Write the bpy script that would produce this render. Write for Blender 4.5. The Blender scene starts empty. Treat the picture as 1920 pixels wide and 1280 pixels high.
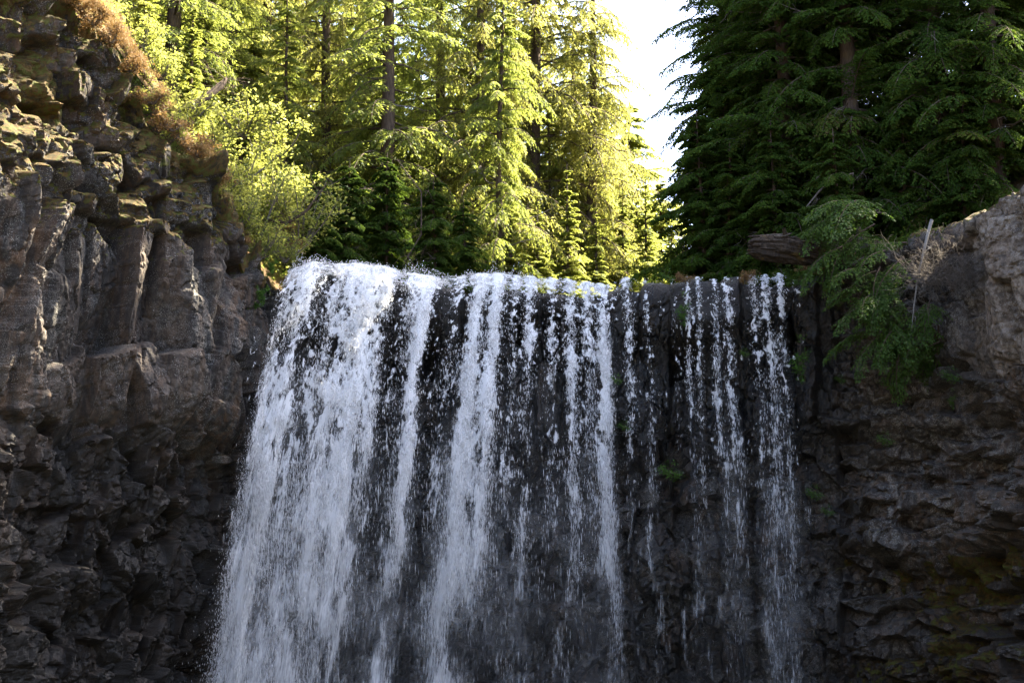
import bpy, math, random
import numpy as np
from mathutils import Vector, Matrix

# ------------------------------------------------------------------ camera, sky, sun, exposure
scene = bpy.context.scene
FPX = 3375.0                    # focal length in photograph pixels (1920 wide)
PITCH = math.radians(12.0)
CAM = np.array([0.0, 0.0, 1.6])
cam_d = bpy.data.cameras.new('camera')
cam_d.sensor_width = 36.0
cam_d.lens = 36.0 * FPX / 1920.0
cam_d.clip_start = 0.1
cam_d.clip_end = 3000
cam_o = bpy.data.objects.new('camera', cam_d)
scene.collection.objects.link(cam_o)
cam_o.location = CAM.tolist()
cam_o.rotation_euler = (math.radians(90) + PITCH, 0, 0)
scene.camera = cam_o

SUN_EL = math.radians(52)
SUN_AZ = math.radians(62)       # clockwise from +Y (the view direction) towards +X
sun_dir = Vector((math.sin(SUN_AZ) * math.cos(SUN_EL), math.cos(SUN_AZ) * math.cos(SUN_EL), math.sin(SUN_EL)))
world = bpy.data.worlds.new('World')
scene.world = world
world.use_nodes = True
wn = world.node_tree.nodes
sky = wn.new('ShaderNodeTexSky')
sky.sky_type = 'NISHITA'
sky.sun_disc = False
sky.sun_elevation = SUN_EL
sky.sun_rotation = SUN_AZ
sky.altitude = 1000
sky.air_density = 0.6
sky.dust_density = 6.0
sky.ozone_density = 0.25
world.node_tree.links.new(sky.outputs[0], wn['Background'].inputs[0])
wn['Background'].inputs[1].default_value = 0.100
sl = bpy.data.lights.new('sun', 'SUN')
sl.energy = 5.0
sl.angle = math.radians(0.5)
sl.color = (1.0, 0.89, 0.68)
so = bpy.data.objects.new('sun', sl)
scene.collection.objects.link(so)
so.rotation_euler = sun_dir.to_track_quat('Z', 'Y').to_euler()
so.location = (30, 20, 60)
scene.view_settings.view_transform = 'Standard'
scene.view_settings.look = 'None'
scene.view_settings.gamma = 1.0
scene.view_settings.exposure = 3.7
try:
    scene.view_settings.use_curve_mapping = False
except Exception:
    pass
cy = scene.cycles
cy.max_bounces = 8
cy.diffuse_bounces = 4
cy.glossy_bounces = 2
cy.transmission_bounces = 4
cy.transparent_max_bounces = 40
cy.use_denoising = True
cy.caustics_reflective = False
cy.caustics_refractive = False

# ------------------------------------------------------------------ helpers
COL = scene.collection
rng = np.random.default_rng(11)

def zat(py, Y):
    return 1.6 + Y * math.tan(PITCH + math.atan((640.0 - py) / FPX))

def at(px, py, Y):
    """the point of the place at depth Y that the photograph shows at (px, py)"""
    c, s = math.cos(PITCH), math.sin(PITCH)
    u = (px - 960.0) / FPX
    v = (640.0 - py) / FPX
    d = np.array([u, c - s * v, s + c * v])
    return CAM + d * (Y / d[1])

def hash2(ix, iy, seed):
    h = (ix.astype(np.int64) * 374761393 + iy.astype(np.int64) * 668265263 + seed * 1442695041) & 0xFFFFFFFF
    h = ((h ^ (h >> 13)) * 1274126177) & 0xFFFFFFFF
    h = ((h ^ (h >> 16)) * 2246822519) & 0xFFFFFFFF
    h = (h ^ (h >> 15)) & 0xFFFFFFFF
    return h.astype(np.float64) / 4294967295.0

def vnoise(u, v, seed=0):
    u = np.asarray(u, float); v = np.asarray(v, float)
    iu = np.floor(u); iv = np.floor(v)
    fu = u - iu; fv = v - iv
    fu = fu * fu * (3 - 2 * fu); fv = fv * fv * (3 - 2 * fv)
    a = hash2(iu, iv, seed); b = hash2(iu + 1, iv, seed)
    c = hash2(iu, iv + 1, seed); d = hash2(iu + 1, iv + 1, seed)
    return (a * (1 - fu) + b * fu) * (1 - fv) + (c * (1 - fu) + d * fu) * fv

def fbm(u, v, seed=0, octv=4, gain=0.5):
    t = 0; amp = 1.0; tot = 0
    for i in range(octv):
        t = t + amp * (vnoise(u * 2 ** i + 17.3 * i, v * 2 ** i + 5.1 * i, seed + i) - 0.5)
        tot += amp; amp *= gain
    return t / tot * 2.0      # about -1..1

def voro(u, v, seed, p=2.6, jit=0.85):
    iu = np.floor(u); iv = np.floor(v)
    f1 = np.full(u.shape, 1e9); f2 = np.full(u.shape, 1e9)
    cu = np.zeros(u.shape); cv = np.zeros(u.shape)
    ci = np.zeros(u.shape); cj = np.zeros(u.shape)
    for dx in (-1, 0, 1):
        for dy in (-1, 0, 1):
            a = iu + dx; b = iv + dy
            pu = a + 0.5 + jit * (hash2(a, b, seed) - 0.5)
            pv = b + 0.5 + jit * (hash2(a, b, seed + 1) - 0.5)
            d = (np.abs(u - pu) ** p + np.abs(v - pv) ** p) ** (1 / p)
            n = d < f1
            f2 = np.where(n, f1, np.minimum(f2, d))
            f1 = np.where(n, d, f1)
            cu = np.where(n, pu, cu); cv = np.where(n, pv, cv)
            ci = np.where(n, a, ci); cj = np.where(n, b, cj)
    r = [hash2(ci, cj, seed + 10 + k) for k in range(5)]
    key = (ci.astype(np.int64) + 5000) * 20000 + (cj.astype(np.int64) + 5000)
    return f1, f2, u - cu, v - cv, r, key

def sstep(a, b, x):
    t = np.clip((x - a) / (b - a), 0, 1)
    return t * t * (3 - 2 * t)

def make_mesh(name, V, F, attrs=None, mats=None, smooth=True, uv=None, matidx=None):
    """F: (M,4) quads or (M,3) tris, or a list of such arrays"""
    if not isinstance(F, list): F = [F]
    F = [np.asarray(f, np.int32) for f in F if len(f)]
    me = bpy.data.meshes.new(name)
    V = np.ascontiguousarray(V, np.float32)
    me.vertices.add(len(V)); me.vertices.foreach_set('co', V.ravel())
    nl = sum(f.size for f in F); npo = sum(len(f) for f in F)
    loops = np.concatenate([f.ravel() for f in F]).astype(np.int32)
    tot = np.concatenate([np.full(len(f), f.shape[1], np.int32) for f in F])
    st = np.concatenate([[0], np.cumsum(tot)[:-1]]).astype(np.int32)
    me.loops.add(nl); me.loops.foreach_set('vertex_index', loops)
    me.polygons.add(npo)
    me.polygons.foreach_set('loop_start', st)
    me.polygons.foreach_set('loop_total', tot)
    me.polygons.foreach_set('use_smooth', np.full(npo, smooth, bool))
    if matidx is not None:
        me.polygons.foreach_set('material_index', np.asarray(matidx, np.int32))
    if attrs:
        for k, a in attrs.items():
            at_ = me.attributes.new(k, 'FLOAT', 'POINT')
            at_.data.foreach_set('value', np.ascontiguousarray(a, np.float32))
    if uv is not None:
        l = me.uv_layers.new(name='flow')
        l.data.foreach_set('uv', np.ascontiguousarray(uv[loops], np.float32).ravel())
    me.update(calc_edges=True)
    for m in (mats or []): me.materials.append(m)
    return me

def obj(name, me, parent=None):
    o = bpy.data.objects.new(name, me)
    COL.objects.link(o)
    if parent is not None: o.parent = parent
    return o

def empty(name, loc=(0, 0, 0), rz=0.0):
    o = bpy.data.objects.new(name, None)
    COL.objects.link(o)
    o.location = [float(c) for c in loc]; o.rotation_euler = (0, 0, rz)
    o.empty_display_size = 0.3
    return o

def tag(o, label=None, cat=None, group=None, kind=None):
    if label: o['label'] = label
    if cat: o['category'] = cat
    if group: o['group'] = group
    if kind: o['kind'] = kind
    return o

def copy_tree(o, parent=None):
    c = o.copy(); COL.objects.link(c)
    if parent is not None: c.parent = parent
    for ch in list(o.children):
        copy_tree(ch, c)
    return c

class Tubes:
    """collects tubes into one mesh"""
    def __init__(self): self.V = []; self.F = []; self.T = []; self.n = 0
    def tube(self, pts, radii, sides=6, rough=0.0, seed=0, cap=True, tint=0.5):
        P = np.asarray(pts, float); k = len(P)
        T = np.gradient(P, axis=0); T /= np.linalg.norm(T, axis=1)[:, None] + 1e-9
        ref = np.array([0.0, 0, 1]) if abs(T[:, 2]).mean() < 0.8 else np.array([1.0, 0, 0])
        A = np.cross(T, ref); A /= np.linalg.norm(A, axis=1)[:, None] + 1e-9
        B = np.cross(T, A)
        ang = np.linspace(0, 2 * math.pi, sides, endpoint=False)
        R = np.asarray(radii, float)[:, None] * np.ones((1, sides))
        if rough:
            R = R * (1 + rough * (vnoise(np.arange(k)[:, None] * 0.16 + seed, np.arange(sides)[None, :] * 1.7, seed) - 0.5) * 2)
        V = P[:, None, :] + R[..., None] * (np.cos(ang)[None, :, None] * A[:, None, :] + np.sin(ang)[None, :, None] * B[:, None, :])
        i = np.arange(k - 1)[:, None] * sides; j = np.arange(sides)[None, :]; j2 = (j + 1) % sides
        F = np.stack([i + j, i + j2, i + sides + j2, i + sides + j], -1).reshape(-1, 4)
        self.V.append(V.reshape(-1, 3)); self.F.append(F + self.n); self.T.append(np.full(k * sides, tint)); self.n += k * sides
    def mesh(self, name, mat):
        return make_mesh(name, np.concatenate(self.V), np.concatenate(self.F), {'tint': np.concatenate(self.T)}, [mat])

# ------------------------------------------------------------------ materials
def new_mat(name):
    m = bpy.data.materials.new(name); m.use_nodes = True
    nt = m.node_tree; nt.nodes.clear()
    out = nt.nodes.new('ShaderNodeOutputMaterial')
    return m, nt, out

class N:
    def __init__(self, nt): self.nt = nt
    def __call__(self, typ, ins=None, **kw):
        n = self.nt.nodes.new('ShaderNode' + typ)
        for k, v in kw.items(): setattr(n, k, v)
        for k, v in (ins or {}).items():
            s = n.inputs[k]
            if hasattr(v, 'is_linked') or isinstance(v, bpy.types.NodeSocket): self.nt.links.new(v, s)
            else: s.default_value = v
        return n
    def math(self, op, a, b=None, clamp=False):
        n = self.nt.nodes.new('ShaderNodeMath'); n.operation = op; n.use_clamp = clamp
        for i, v in enumerate((a, b)):
            if v is None: continue
            if isinstance(v, bpy.types.NodeSocket): self.nt.links.new(v, n.inputs[i])
            else: n.inputs[i].default_value = v
        return n.outputs[0]
    def mix(self, f, a, b):
        n = self.nt.nodes.new('ShaderNodeMix'); n.data_type = 'RGBA'
        for s, v in ((n.inputs[0], f), (n.inputs[6], a), (n.inputs[7], b)):
            if isinstance(v, bpy.types.NodeSocket): self.nt.links.new(v, s)
            else: s.default_value = v if not isinstance(v, tuple) or len(v) == 4 else (*v, 1)
        return n.outputs[2]
    def attr(self, name):
        return self('Attribute', attribute_name=name).outputs['Fac']
    def ramp(self, f, stops):
        n = self.nt.nodes.new('ShaderNodeValToRGB'); self.nt.links.new(f, n.inputs[0])
        e = n.color_ramp.elements
        while len(e) < len(stops): e.new(0.5)
        for el, (p, c) in zip(e, stops): el.position = p; el.color = (*c, 1) if len(c) == 3 else c
        return n.outputs[0]
    def rampf(self, f, a, b):
        n = self.nt.nodes.new('ShaderNodeMapRange'); n.interpolation_type = 'SMOOTHSTEP'
        self.nt.links.new(f, n.inputs[0]); n.inputs[1].default_value = a; n.inputs[2].default_value = b
        return n.outputs[0]
    def link(self, a, b): self.nt.links.new(a, b)

def rock_material():
    m, nt, out = new_mat('basalt'); n = N(nt)
    co = n('TexCoord').outputs['Object']
    n1 = n('TexNoise', {'Vector': co, 'Scale': 0.8, 'Detail': 6.0, 'Roughness': 0.6}).outputs['Fac']
    n2 = n('TexNoise', {'Vector': co, 'Scale': 6.0, 'Detail': 8.0, 'Roughness': 0.65}).outputs['Fac']
    st = n('Mapping', {'Vector': co, 'Scale': (3.2, 3.2, 0.22)}).outputs[0]
    n3 = n('TexNoise', {'Vector': st, 'Scale': 1.6, 'Detail': 5.0, 'Roughness': 0.6}).outputs['Fac']
    n4 = n('TexNoise', {'Vector': co, 'Scale': 38.0, 'Detail': 4.0, 'Roughness': 0.7}).outputs['Fac']
    tint = n.attr('tint'); moss = n.attr('moss'); wet = n.attr('wet'); brn = n.attr('brown')
    grey = n.ramp(n2, [(0.25, (0.011, 0.0100, 0.0084)), (0.5, (0.030, 0.0268, 0.0220)), (0.78, (0.088, 0.079, 0.066))])
    dark = n.mix(n.math('MULTIPLY', tint, 0.75), grey, (0.022, 0.021, 0.021))
    brown = n.ramp(n2, [(0.25, (0.034, 0.021, 0.012)), (0.6, (0.090, 0.052, 0.027)), (0.8, (0.16, 0.098, 0.056))])
    fb = n.math('MULTIPLY', n.rampf(n3, 0.42, 0.62), n.math('ADD', n.math('MULTIPLY', tint, 0.6), brn, True), True)
    c = n.mix(fb, dark, brown)
    # pale lichen crust
    v = n('TexVoronoi', {'Vector': co, 'Scale': 9.0}).outputs['Distance']
    li = n.math('MULTIPLY', n.rampf(n1, 0.46, 0.62), n.rampf(n4, 0.50, 0.64))
    c = n.mix(n.math('MULTIPLY', li, 0.75), c, (0.26, 0.25, 0.22))
    c = n.mix(n.math('MULTIPLY', n.attr('pale'), 0.8), c, n.mix(n.rampf(n2, 0.3, 0.7), (0.060, 0.048, 0.036), (0.25, 0.195, 0.145)))
    l2 = n.math('MULTIPLY', n.attr('lichen'), n.math('MULTIPLY', n.rampf(n2, 0.47, 0.60), n.rampf(n4, 0.42, 0.60)))
    c = n.mix(n.math('MULTIPLY', l2, 0.85), c, (0.25, 0.24, 0.21))
    # small pale lichen spots, thin dark joints
    sp = n('TexVoronoi', {'Vector': co, 'Scale': 26.0}).outputs['Distance']
    sf = n.math('MULTIPLY', n.rampf(sp, 0.30, 0.16), n.rampf(n('TexNoise', {'Vector': co, 'Scale': 2.3, 'Detail': 4.0}).outputs['Fac'], 0.48, 0.60))
    c = n.mix(n.math('MULTIPLY', sf, 0.85), c, (0.30, 0.29, 0.26))
    # wet rock is darker; the lower left's undercut shade is painted in here too
    c = n.mix(n.math('MULTIPLY', wet, 0.80), c, (0.0085, 0.0073, 0.0056))
    # moss
    mo = n.ramp(n2, [(0.3, (0.026, 0.019, 0.005)), (0.44, (0.058, 0.045, 0.009)), (0.50, (0.115, 0.058, 0.013)), (0.56, (0.080, 0.085, 0.012)), (0.85, (0.15, 0.145, 0.024))])
    mf = n.rampf(n.math('ADD', moss, n.math('MULTIPLY', n.math('SUBTRACT', n2, 0.5), 1.3)), 0.38, 0.62)
    c = n.mix(mf, c, mo)
    rough = n.math('SUBTRACT', 0.82, n.math('MULTIPLY', wet, 0.48))
    bs = n('BsdfPrincipled', {'Base Color': c, 'Roughness': rough, 'Specular IOR Level': 0.28})
    hh = n.math('ADD', n.math('MULTIPLY', n2, 1.0), n.math('MULTIPLY', n4, 0.45))
    hh = n.math('ADD', hh, n.math('MULTIPLY', n.math('MULTIPLY', mf, n4), 1.5))
    b = n('Bump', {'Height': hh, 'Strength': 1.0, 'Distance': 0.05})
    n.link(b.outputs[0], bs.inputs['Normal'])
    n.link(bs.outputs[0], out.inputs[0])
    return m

def leaf_material(name, cols, trans=0.5, tcol=(0.16, 0.20, 0.03), rough=0.6, spec=0.2):
    m, nt, out = new_mat(name); n = N(nt)
    t = n.attr('tint')
    c = n.ramp(t, cols)
    tc = n.mix(0.6, c, tcol)
    di = n('BsdfPrincipled', {'Base Color': c, 'Roughness': rough, 'Specular IOR Level': spec})
    tr = n('BsdfTranslucent', {'Color': tc})
    mx = n('MixShader', {0: trans})
    n.link(di.outputs[0], mx.inputs[1]); n.link(tr.outputs[0], mx.inputs[2])
    n.link(mx.outputs[0], out.inputs[0])
    return m

def bark_material(name, c0, c1, moss=0.0):
    m, nt, out = new_mat(name); n = N(nt)
    co = n('TexCoord').outputs['Object']
    mp = n('Mapping', {'Vector': co, 'Scale': (1, 1, 0.22)}).outputs[0]
    a = n('TexNoise', {'Vector': mp, 'Scale': 16.0, 'Detail': 6.0, 'Roughness': 0.7}).outputs['Fac']
    b = n('TexNoise', {'Vector': co, 'Scale': 2.5, 'Detail': 4.0}).outputs['Fac']
    c = n.ramp(a, [(0.3, c0), (0.7, c1)])
    c = n.mix(n.math('MULTIPLY', n.rampf(b, 0.55, 0.7), moss), c, (0.11, 0.075, 0.02))
    bs = n('BsdfPrincipled', {'Base Color': c, 'Roughness': 0.9, 'Specular IOR Level': 0.2})
    bu = n('Bump', {'Height': a, 'Strength': 0.9, 'Distance': 0.03})
    n.link(bu.outputs[0], bs.inputs['Normal']); n.link(bs.outputs[0], out.inputs[0])
    return m

def ground_material(name, cols, scale=3.0):
    m, nt, out = new_mat(name); n = N(nt)
    co = n('TexCoord').outputs['Object']
    a = n('TexNoise', {'Vector': co, 'Scale': scale, 'Detail': 8.0, 'Roughness': 0.7}).outputs['Fac']
    c = n.ramp(a, cols)
    bs = n('BsdfPrincipled', {'Base Color': c, 'Roughness': 0.95, 'Specular IOR Level': 0.1})
    bu = n('Bump', {'Height': a, 'Strength': 1.0, 'Distance': 0.1})
    n.link(bu.outputs[0], bs.inputs['Normal']); n.link(bs.outputs[0], out.inputs[0])
    return m

def foam_film_material():
    m, nt, out = new_mat('falling_water'); n = N(nt)
    uv = n('UVMap', uv_map='flow').outputs[0]
    dens = n.attr('dens'); soft = n.attr('soft')
    # lace near the lip, streaks lower down: the flow coordinate already stretches with speed
    m1 = n('Mapping', {'Vector': uv, 'Scale': (11.0, 11.0, 1)}).outputs[0]
    a = n('TexNoise', {'Vector': m1, 'Scale': 1.0, 'Detail': 5.0, 'Roughness': 0.68, 'Distortion': 0.7}).outputs['Fac']
    m2 = n('Mapping', {'Vector': uv, 'Scale': (3.2, 2.0, 1)}).outputs[0]
    b = n('TexNoise', {'Vector': m2, 'Scale': 1.0, 'Detail': 3.0, 'Distortion': 0.5}).outputs['Fac']
    vo = n('TexVoronoi', {'Vector': n('Mapping', {'Vector': uv, 'Scale': (8.0, 8.0, 1)}).outputs[0], 'Scale': 1.0}, feature='F1').outputs['Distance']
    m3 = n('Mapping', {'Vector': uv, 'Scale': (34.0, 9.0, 1)}).outputs[0]
    fs = n('TexNoise', {'Vector': m3, 'Scale': 1.0, 'Detail': 2.0}).outputs['Fac']
    na = n.math('ADD', n.math('MULTIPLY', n.math('SUBTRACT', a, 0.5), 2.6), n.math('MULTIPLY', n.math('SUBTRACT', fs, 0.5), n.math('ADD', 0.5, n.math('MULTIPLY', soft, 2.0))))
    na = n.math('MULTIPLY', na, n.math('SUBTRACT', 1.0, n.math('MULTIPLY', soft, 0.40)))
    nb = n.math('MULTIPLY', n.math('SUBTRACT', b, 0.5), n.math('ADD', 2.0, n.math('MULTIPLY', soft, 1.4)))
    nv = n.math('MULTIPLY', n.math('SUBTRACT', vo, 0.40), n.math('SUBTRACT', 1.1, n.math('MULTIPLY', soft, 0.8)))
    x = n.math('ADD', n.math('ADD', na, nb), n.math('ADD', nv, n.math('SUBTRACT', dens, n.math('SUBTRACT', 0.76, n.math('MULTIPLY', soft, 0.22)))))
    hard = n.math('MULTIPLY', x, n.math('SUBTRACT', 3.3, n.math('MULTIPLY', soft, 2.35)), True)
    m4 = n('Mapping', {'Vector': uv, 'Scale': (1.3, 2.6, 1)}).outputs[0]
    bl = n.rampf(n('TexNoise', {'Vector': m4, 'Scale': 1.0, 'Detail': 4.0, 'Roughness': 0.6}).outputs['Fac'], 0.35, 0.70)
    mist = n.math('MULTIPLY', n.math('MULTIPLY', n.attr('veil'), soft), n.math('MULTIPLY', n.math('ADD', bl, 0.15), n.math('MULTIPLY', n.rampf(fs, 0.25, 0.80), 0.50)))
    al = n.math('MAXIMUM', hard, mist, True)
    al = n.math('MULTIPLY', al, n.math('SUBTRACT', 0.96, n.math('MULTIPLY', soft, 0.28)))
    di = n('BsdfDiffuse', {'Color': (0.88, 0.89, 0.89, 1)})
    tr = n('BsdfTranslucent', {'Color': (0.88, 0.89, 0.89, 1)})
    mw = n('MixShader', {0: 0.42}); n.link(di.outputs[0], mw.inputs[1]); n.link(tr.outputs[0], mw.inputs[2])
    tp = n('BsdfTransparent')
    mx = n('MixShader', {0: al}); n.link(tp.outputs[0], mx.inputs[1]); n.link(mw.outputs[0], mx.inputs[2])
    bu = n('Bump', {'Height': a, 'Strength': 0.6, 'Distance': 0.06})
    n.link(bu.outputs[0], di.inputs['Normal'])
    n.link(mx.outputs[0], out.inputs[0])
    return m

def droplet_material():
    m, nt, out = new_mat('water_drops'); n = N(nt)
    di = n('BsdfDiffuse', {'Color': (0.88, 0.89, 0.89, 1)})
    tr = n('BsdfTranslucent', {'Color': (0.88, 0.89, 0.89, 1)})
    mw = n('MixShader', {0: 0.42}); n.link(di.outputs[0], mw.inputs[1]); n.link(tr.outputs[0], mw.inputs[2])
    # a drop lets part of what lies behind it through
    tp = n('BsdfTransparent'); mx = n('MixShader', {0: 0.58})
    n.link(tp.outputs[0], mx.inputs[1]); n.link(mw.outputs[0], mx.inputs[2])
    n.link(mx.outputs[0], out.inputs[0])
    return m

def river_material():
    m, nt, out = new_mat('river_water'); n = N(nt)
    co = n('TexCoord').outputs['Object']
    a = n('TexNoise', {'Vector': co, 'Scale': 3.0, 'Detail': 5.0}).outputs['Fac']
    bs = n('BsdfPrincipled', {'Base Color': (0.03, 0.045, 0.045, 1), 'Roughness': 0.08, 'IOR': 1.33})
    bu = n('Bump', {'Height': a, 'Strength': 0.5, 'Distance': 0.1})
    n.link(bu.outputs[0], bs.inputs['Normal']); n.link(bs.outputs[0], out.inputs[0])
    return m

M_ROCK = rock_material()
SUNLIT = [(0.0, (0.055, 0.095, 0.016)), (0.45, (0.11, 0.145, 0.026)), (0.75, (0.16, 0.165, 0.036)), (0.9, (0.19, 0.15, 0.06)), (1.0, (0.21, 0.14, 0.07))]  # needle tones brightened as for sunlight
SHADY = [(0.0, (0.020, 0.042, 0.008)), (0.5, (0.044, 0.080, 0.012)), (0.85, (0.075, 0.110, 0.016)), (1.0, (0.10, 0.08, 0.03))]  # needle tones darkened, the grove's shade is put into the colour
M_FIR = leaf_material('fir_needles', SUNLIT, 0.58, (0.38, 0.43, 0.08))
M_GOLD = leaf_material('golden_needles', [(0.0, (0.06, 0.09, 0.016)), (0.4, (0.13, 0.145, 0.028)), (0.7, (0.17, 0.17, 0.04)), (1.0, (0.21, 0.15, 0.07))], 0.60, (0.44, 0.43, 0.095))
M_LIME = leaf_material('lime_needles', [(0.0, (0.06, 0.11, 0.018)), (0.5, (0.12, 0.165, 0.03)), (0.85, (0.17, 0.18, 0.05)), (1.0, (0.20, 0.15, 0.07))], 0.60, (0.48, 0.50, 0.10))
M_HEM = leaf_material('shaded_hemlock_needles', SHADY, 0.38, (0.09, 0.14, 0.015), 0.8, 0.04)
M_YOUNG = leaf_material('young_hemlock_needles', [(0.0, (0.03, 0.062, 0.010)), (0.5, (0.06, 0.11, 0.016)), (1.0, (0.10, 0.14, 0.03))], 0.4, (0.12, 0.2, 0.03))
M_LEAF = leaf_material('broad_leaves', [(0.0, (0.025, 0.055, 0.012)), (0.35, (0.06, 0.11, 0.02)), (0.7, (0.11, 0.155, 0.035)), (1.0, (0.19, 0.19, 0.06))], 0.60, (0.42, 0.42, 0.09), 0.45)
M_FERN = leaf_material('fern_leaves', [(0.0, (0.04, 0.11, 0.015)), (1.0, (0.09, 0.17, 0.03))], 0.4, (0.10, 0.2, 0.03))
M_DRY = leaf_material('dry_moss_and_grass', [(0.0, (0.10, 0.055, 0.02)), (0.5, (0.20, 0.115, 0.05)), (0.8, (0.24, 0.17, 0.08)), (1.0, (0.13, 0.12, 0.03))], 0.35, (0.25, 0.15, 0.05))
M_BARK = bark_material('bark', (0.028, 0.019, 0.014), (0.11, 0.078, 0.056), 0.3)
M_DEAD = bark_material('dead_wood', (0.05, 0.042, 0.034), (0.17, 0.145, 0.12), 0.2)
M_GREYWOOD = bark_material('bleached_wood', (0.12, 0.11, 0.10), (0.26, 0.245, 0.225), 0.0)
M_LOG = bark_material('rotten_log', (0.010, 0.008, 0.006), (0.055, 0.039, 0.026), 0.6)
M_DUFF = ground_material('forest_floor', [(0.3, (0.035, 0.024, 0.012)), (0.5, (0.08, 0.05, 0.025)), (0.7, (0.06, 0.06, 0.018))])
M_FLOOR = ground_material('gorge_gravel', [(0.3, (0.03, 0.03, 0.03)), (0.7, (0.10, 0.095, 0.09))])
M_FILM = foam_film_material()
M_DROP = droplet_material()
M_RIVER = river_material()

# ------------------------------------------------------------------ lie of the land, in terms of bearing from the viewpoint
PXC = np.array([-900, -560, -260, 0, 120, 200, 330, 420, 480, 540, 700, 1000, 1300, 1500, 1620, 1720, 1830, 1880, 1960, 2120, 2450, 2800], float)
YC = np.array([22.0, 27.5, 33.0, 38.2, 40.4, 41.2, 42.6, 43.9, 45.2, 46.2, 46.5, 46.7, 46.5, 46.0, 45.3, 44.6, 43.4, 42.2, 40.5, 37.0, 31.0, 25.0], float)
RPX = np.array([-900, -560, -260, 0, 60, 130, 170, 210, 270, 300, 330, 390, 402, 420, 450, 500, 545, 600, 760, 800, 1000, 1090, 1140, 1180, 1300, 1400, 1500, 1560, 1640, 1720, 1790, 1830, 1870, 1920, 2000, 2120, 2450, 2800], float)
RPY = np.array([-1000, -720, -420, -130, -50, 0, 30, 80, 160, 205, 250, 305, 350, 400, 450, 500, 528, 515, 530, 537, 537, 545, 548, 535, 529, 527, 524, 500, 478, 450, 440, 425, 400, 372, 330, 260, 60, -200], float)
def curveY(px): return np.interp(px, PXC, YC)
def curveX(px): return (np.asarray(px) - 960.0) / FPX * curveY(px) / math.cos(PITCH) * 0.985
def rim_z(px):
    py = np.interp(px, RPX, RPY)
    return 1.6 + curveY(px) * np.tan(PITCH + np.arctan((640.0 - py) / FPX))
def hill(px, w):
    sl = np.interp(px, [-200, 200, 380, 620, 800, 1250, 1500, 1900], [0.55, 0.55, 0.42, 0.16, 0.05, 0.03, 0.16, 0.42])
    w = np.maximum(0, w - 1.5) + 0.35 * np.minimum(w, 1.5)
    w2 = np.where(w < 22, w, 22 + (w - 22) * 0.25)
    return sl * w2
def ground_z(px, w):
    """height of the plateau w metres beyond the cliff edge"""
    return rim_z(px) - 0.12 + hill(px, w)
def place(px, Y):
    cyv = float(curveY(px)); w = Y - cyv
    x = float(curveX(px)) * Y / cyv
    return np.array([x, Y, float(ground_z(px, w))])

# ------------------------------------------------------------------ ground
def build_ground():
    px = np.linspace(-1600, 3400, 300)
    w = np.concatenate([np.linspace(1.9, 30, 60), np.geomspace(32, 1500, 26)])
    P, W = np.meshgrid(px, w)
    Pc = np.clip(P, -890, 2790)
    cyv = curveY(Pc)
    x = (P - 960) / FPX * cyv / math.cos(PITCH) * 0.985 * (1 + W / cyv); y = cyv + W
    z = ground_z(Pc, W) + 0.35 * fbm(x * 0.5, y * 0.5, 5) * sstep(0, 3, W) - 0.30 * (1 - sstep(1.8, 4.0, W))
    V = np.stack([x, y, z], -1).reshape(-1, 3)
    r, c = P.shape
    i = np.arange(r - 1)[:, None] * c + np.arange(c - 1)[None, :]
    F = np.stack([i, i + 1, i + c + 1, i + c], -1).reshape(-1, 4)
    o = obj('ground', make_mesh('ground', V, F, None, [M_DUFF])); tag(o, kind='structure')
    # gorge floor
    g = np.linspace(-1, 1, 121); gx = np.sign(g) * np.abs(g) ** 2.5 * 900
    X, Y = np.meshgrid(gx, gx)
    Y = np.minimum(Y, 48)
    # unseen slopes raised around the gorge floor to cut off low sky light
    rr = np.hypot(X, np.minimum(Y - 24, 0) * 0.8)
    Z = -0.4 + 0.3 * fbm(X * .3, Y * .3, 8) + (24 + 6 * fbm(X * .02, Y * .02, 9)) * sstep(22, 62, rr) * sstep(36, 26, Y)
    V = np.stack([X, Y, Z], -1).reshape(-1, 3)
    i = np.arange(120)[:, None] * 121 + np.arange(120)[None, :]
    F = np.stack([i, i + 1, i + 122, i + 121], -1).reshape(-1, 4)
    o = obj('gorge_floor', make_mesh('gorge_floor', V, F, None, [M_FLOOR])); tag(o, kind='structure')
    # plunge pool
    a = np.linspace(0, 2 * math.pi, 48, endpoint=False)
    V = np.stack([9 * np.cos(a), 38 + 8.2 * np.sin(a), np.full(48, -0.02)], -1)
    me = bpy.data.meshes.new('plunge_pool'); me.from_pydata(V.tolist(), [], [list(range(48))]); me.materials.append(M_RIVER)
    tag(obj('plunge_pool', me), kind='structure')
    # river above the falls
    px = np.linspace(500, 1250, 60); w = np.linspace(0.4, 26, 60)
    P, W = np.meshgrid(px, w)
    cyv = curveY(P)
    x = curveX(P) * (1 + W / cyv); y = cyv + W
    z = 12.62 + 0.02 * W + 0.05 * fbm(x, y, 31)
    i = np.arange(59)[:, None] * 60 + np.arange(59)[None, :]
    F = np.stack([i, i + 1, i + 61, i + 60], -1).reshape(-1, 4)
    tag(obj('river', make_mesh('river', np.stack([x, y, z], -1).reshape(-1, 3), F, None, [M_RIVER])), kind='structure')
build_ground()

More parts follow.
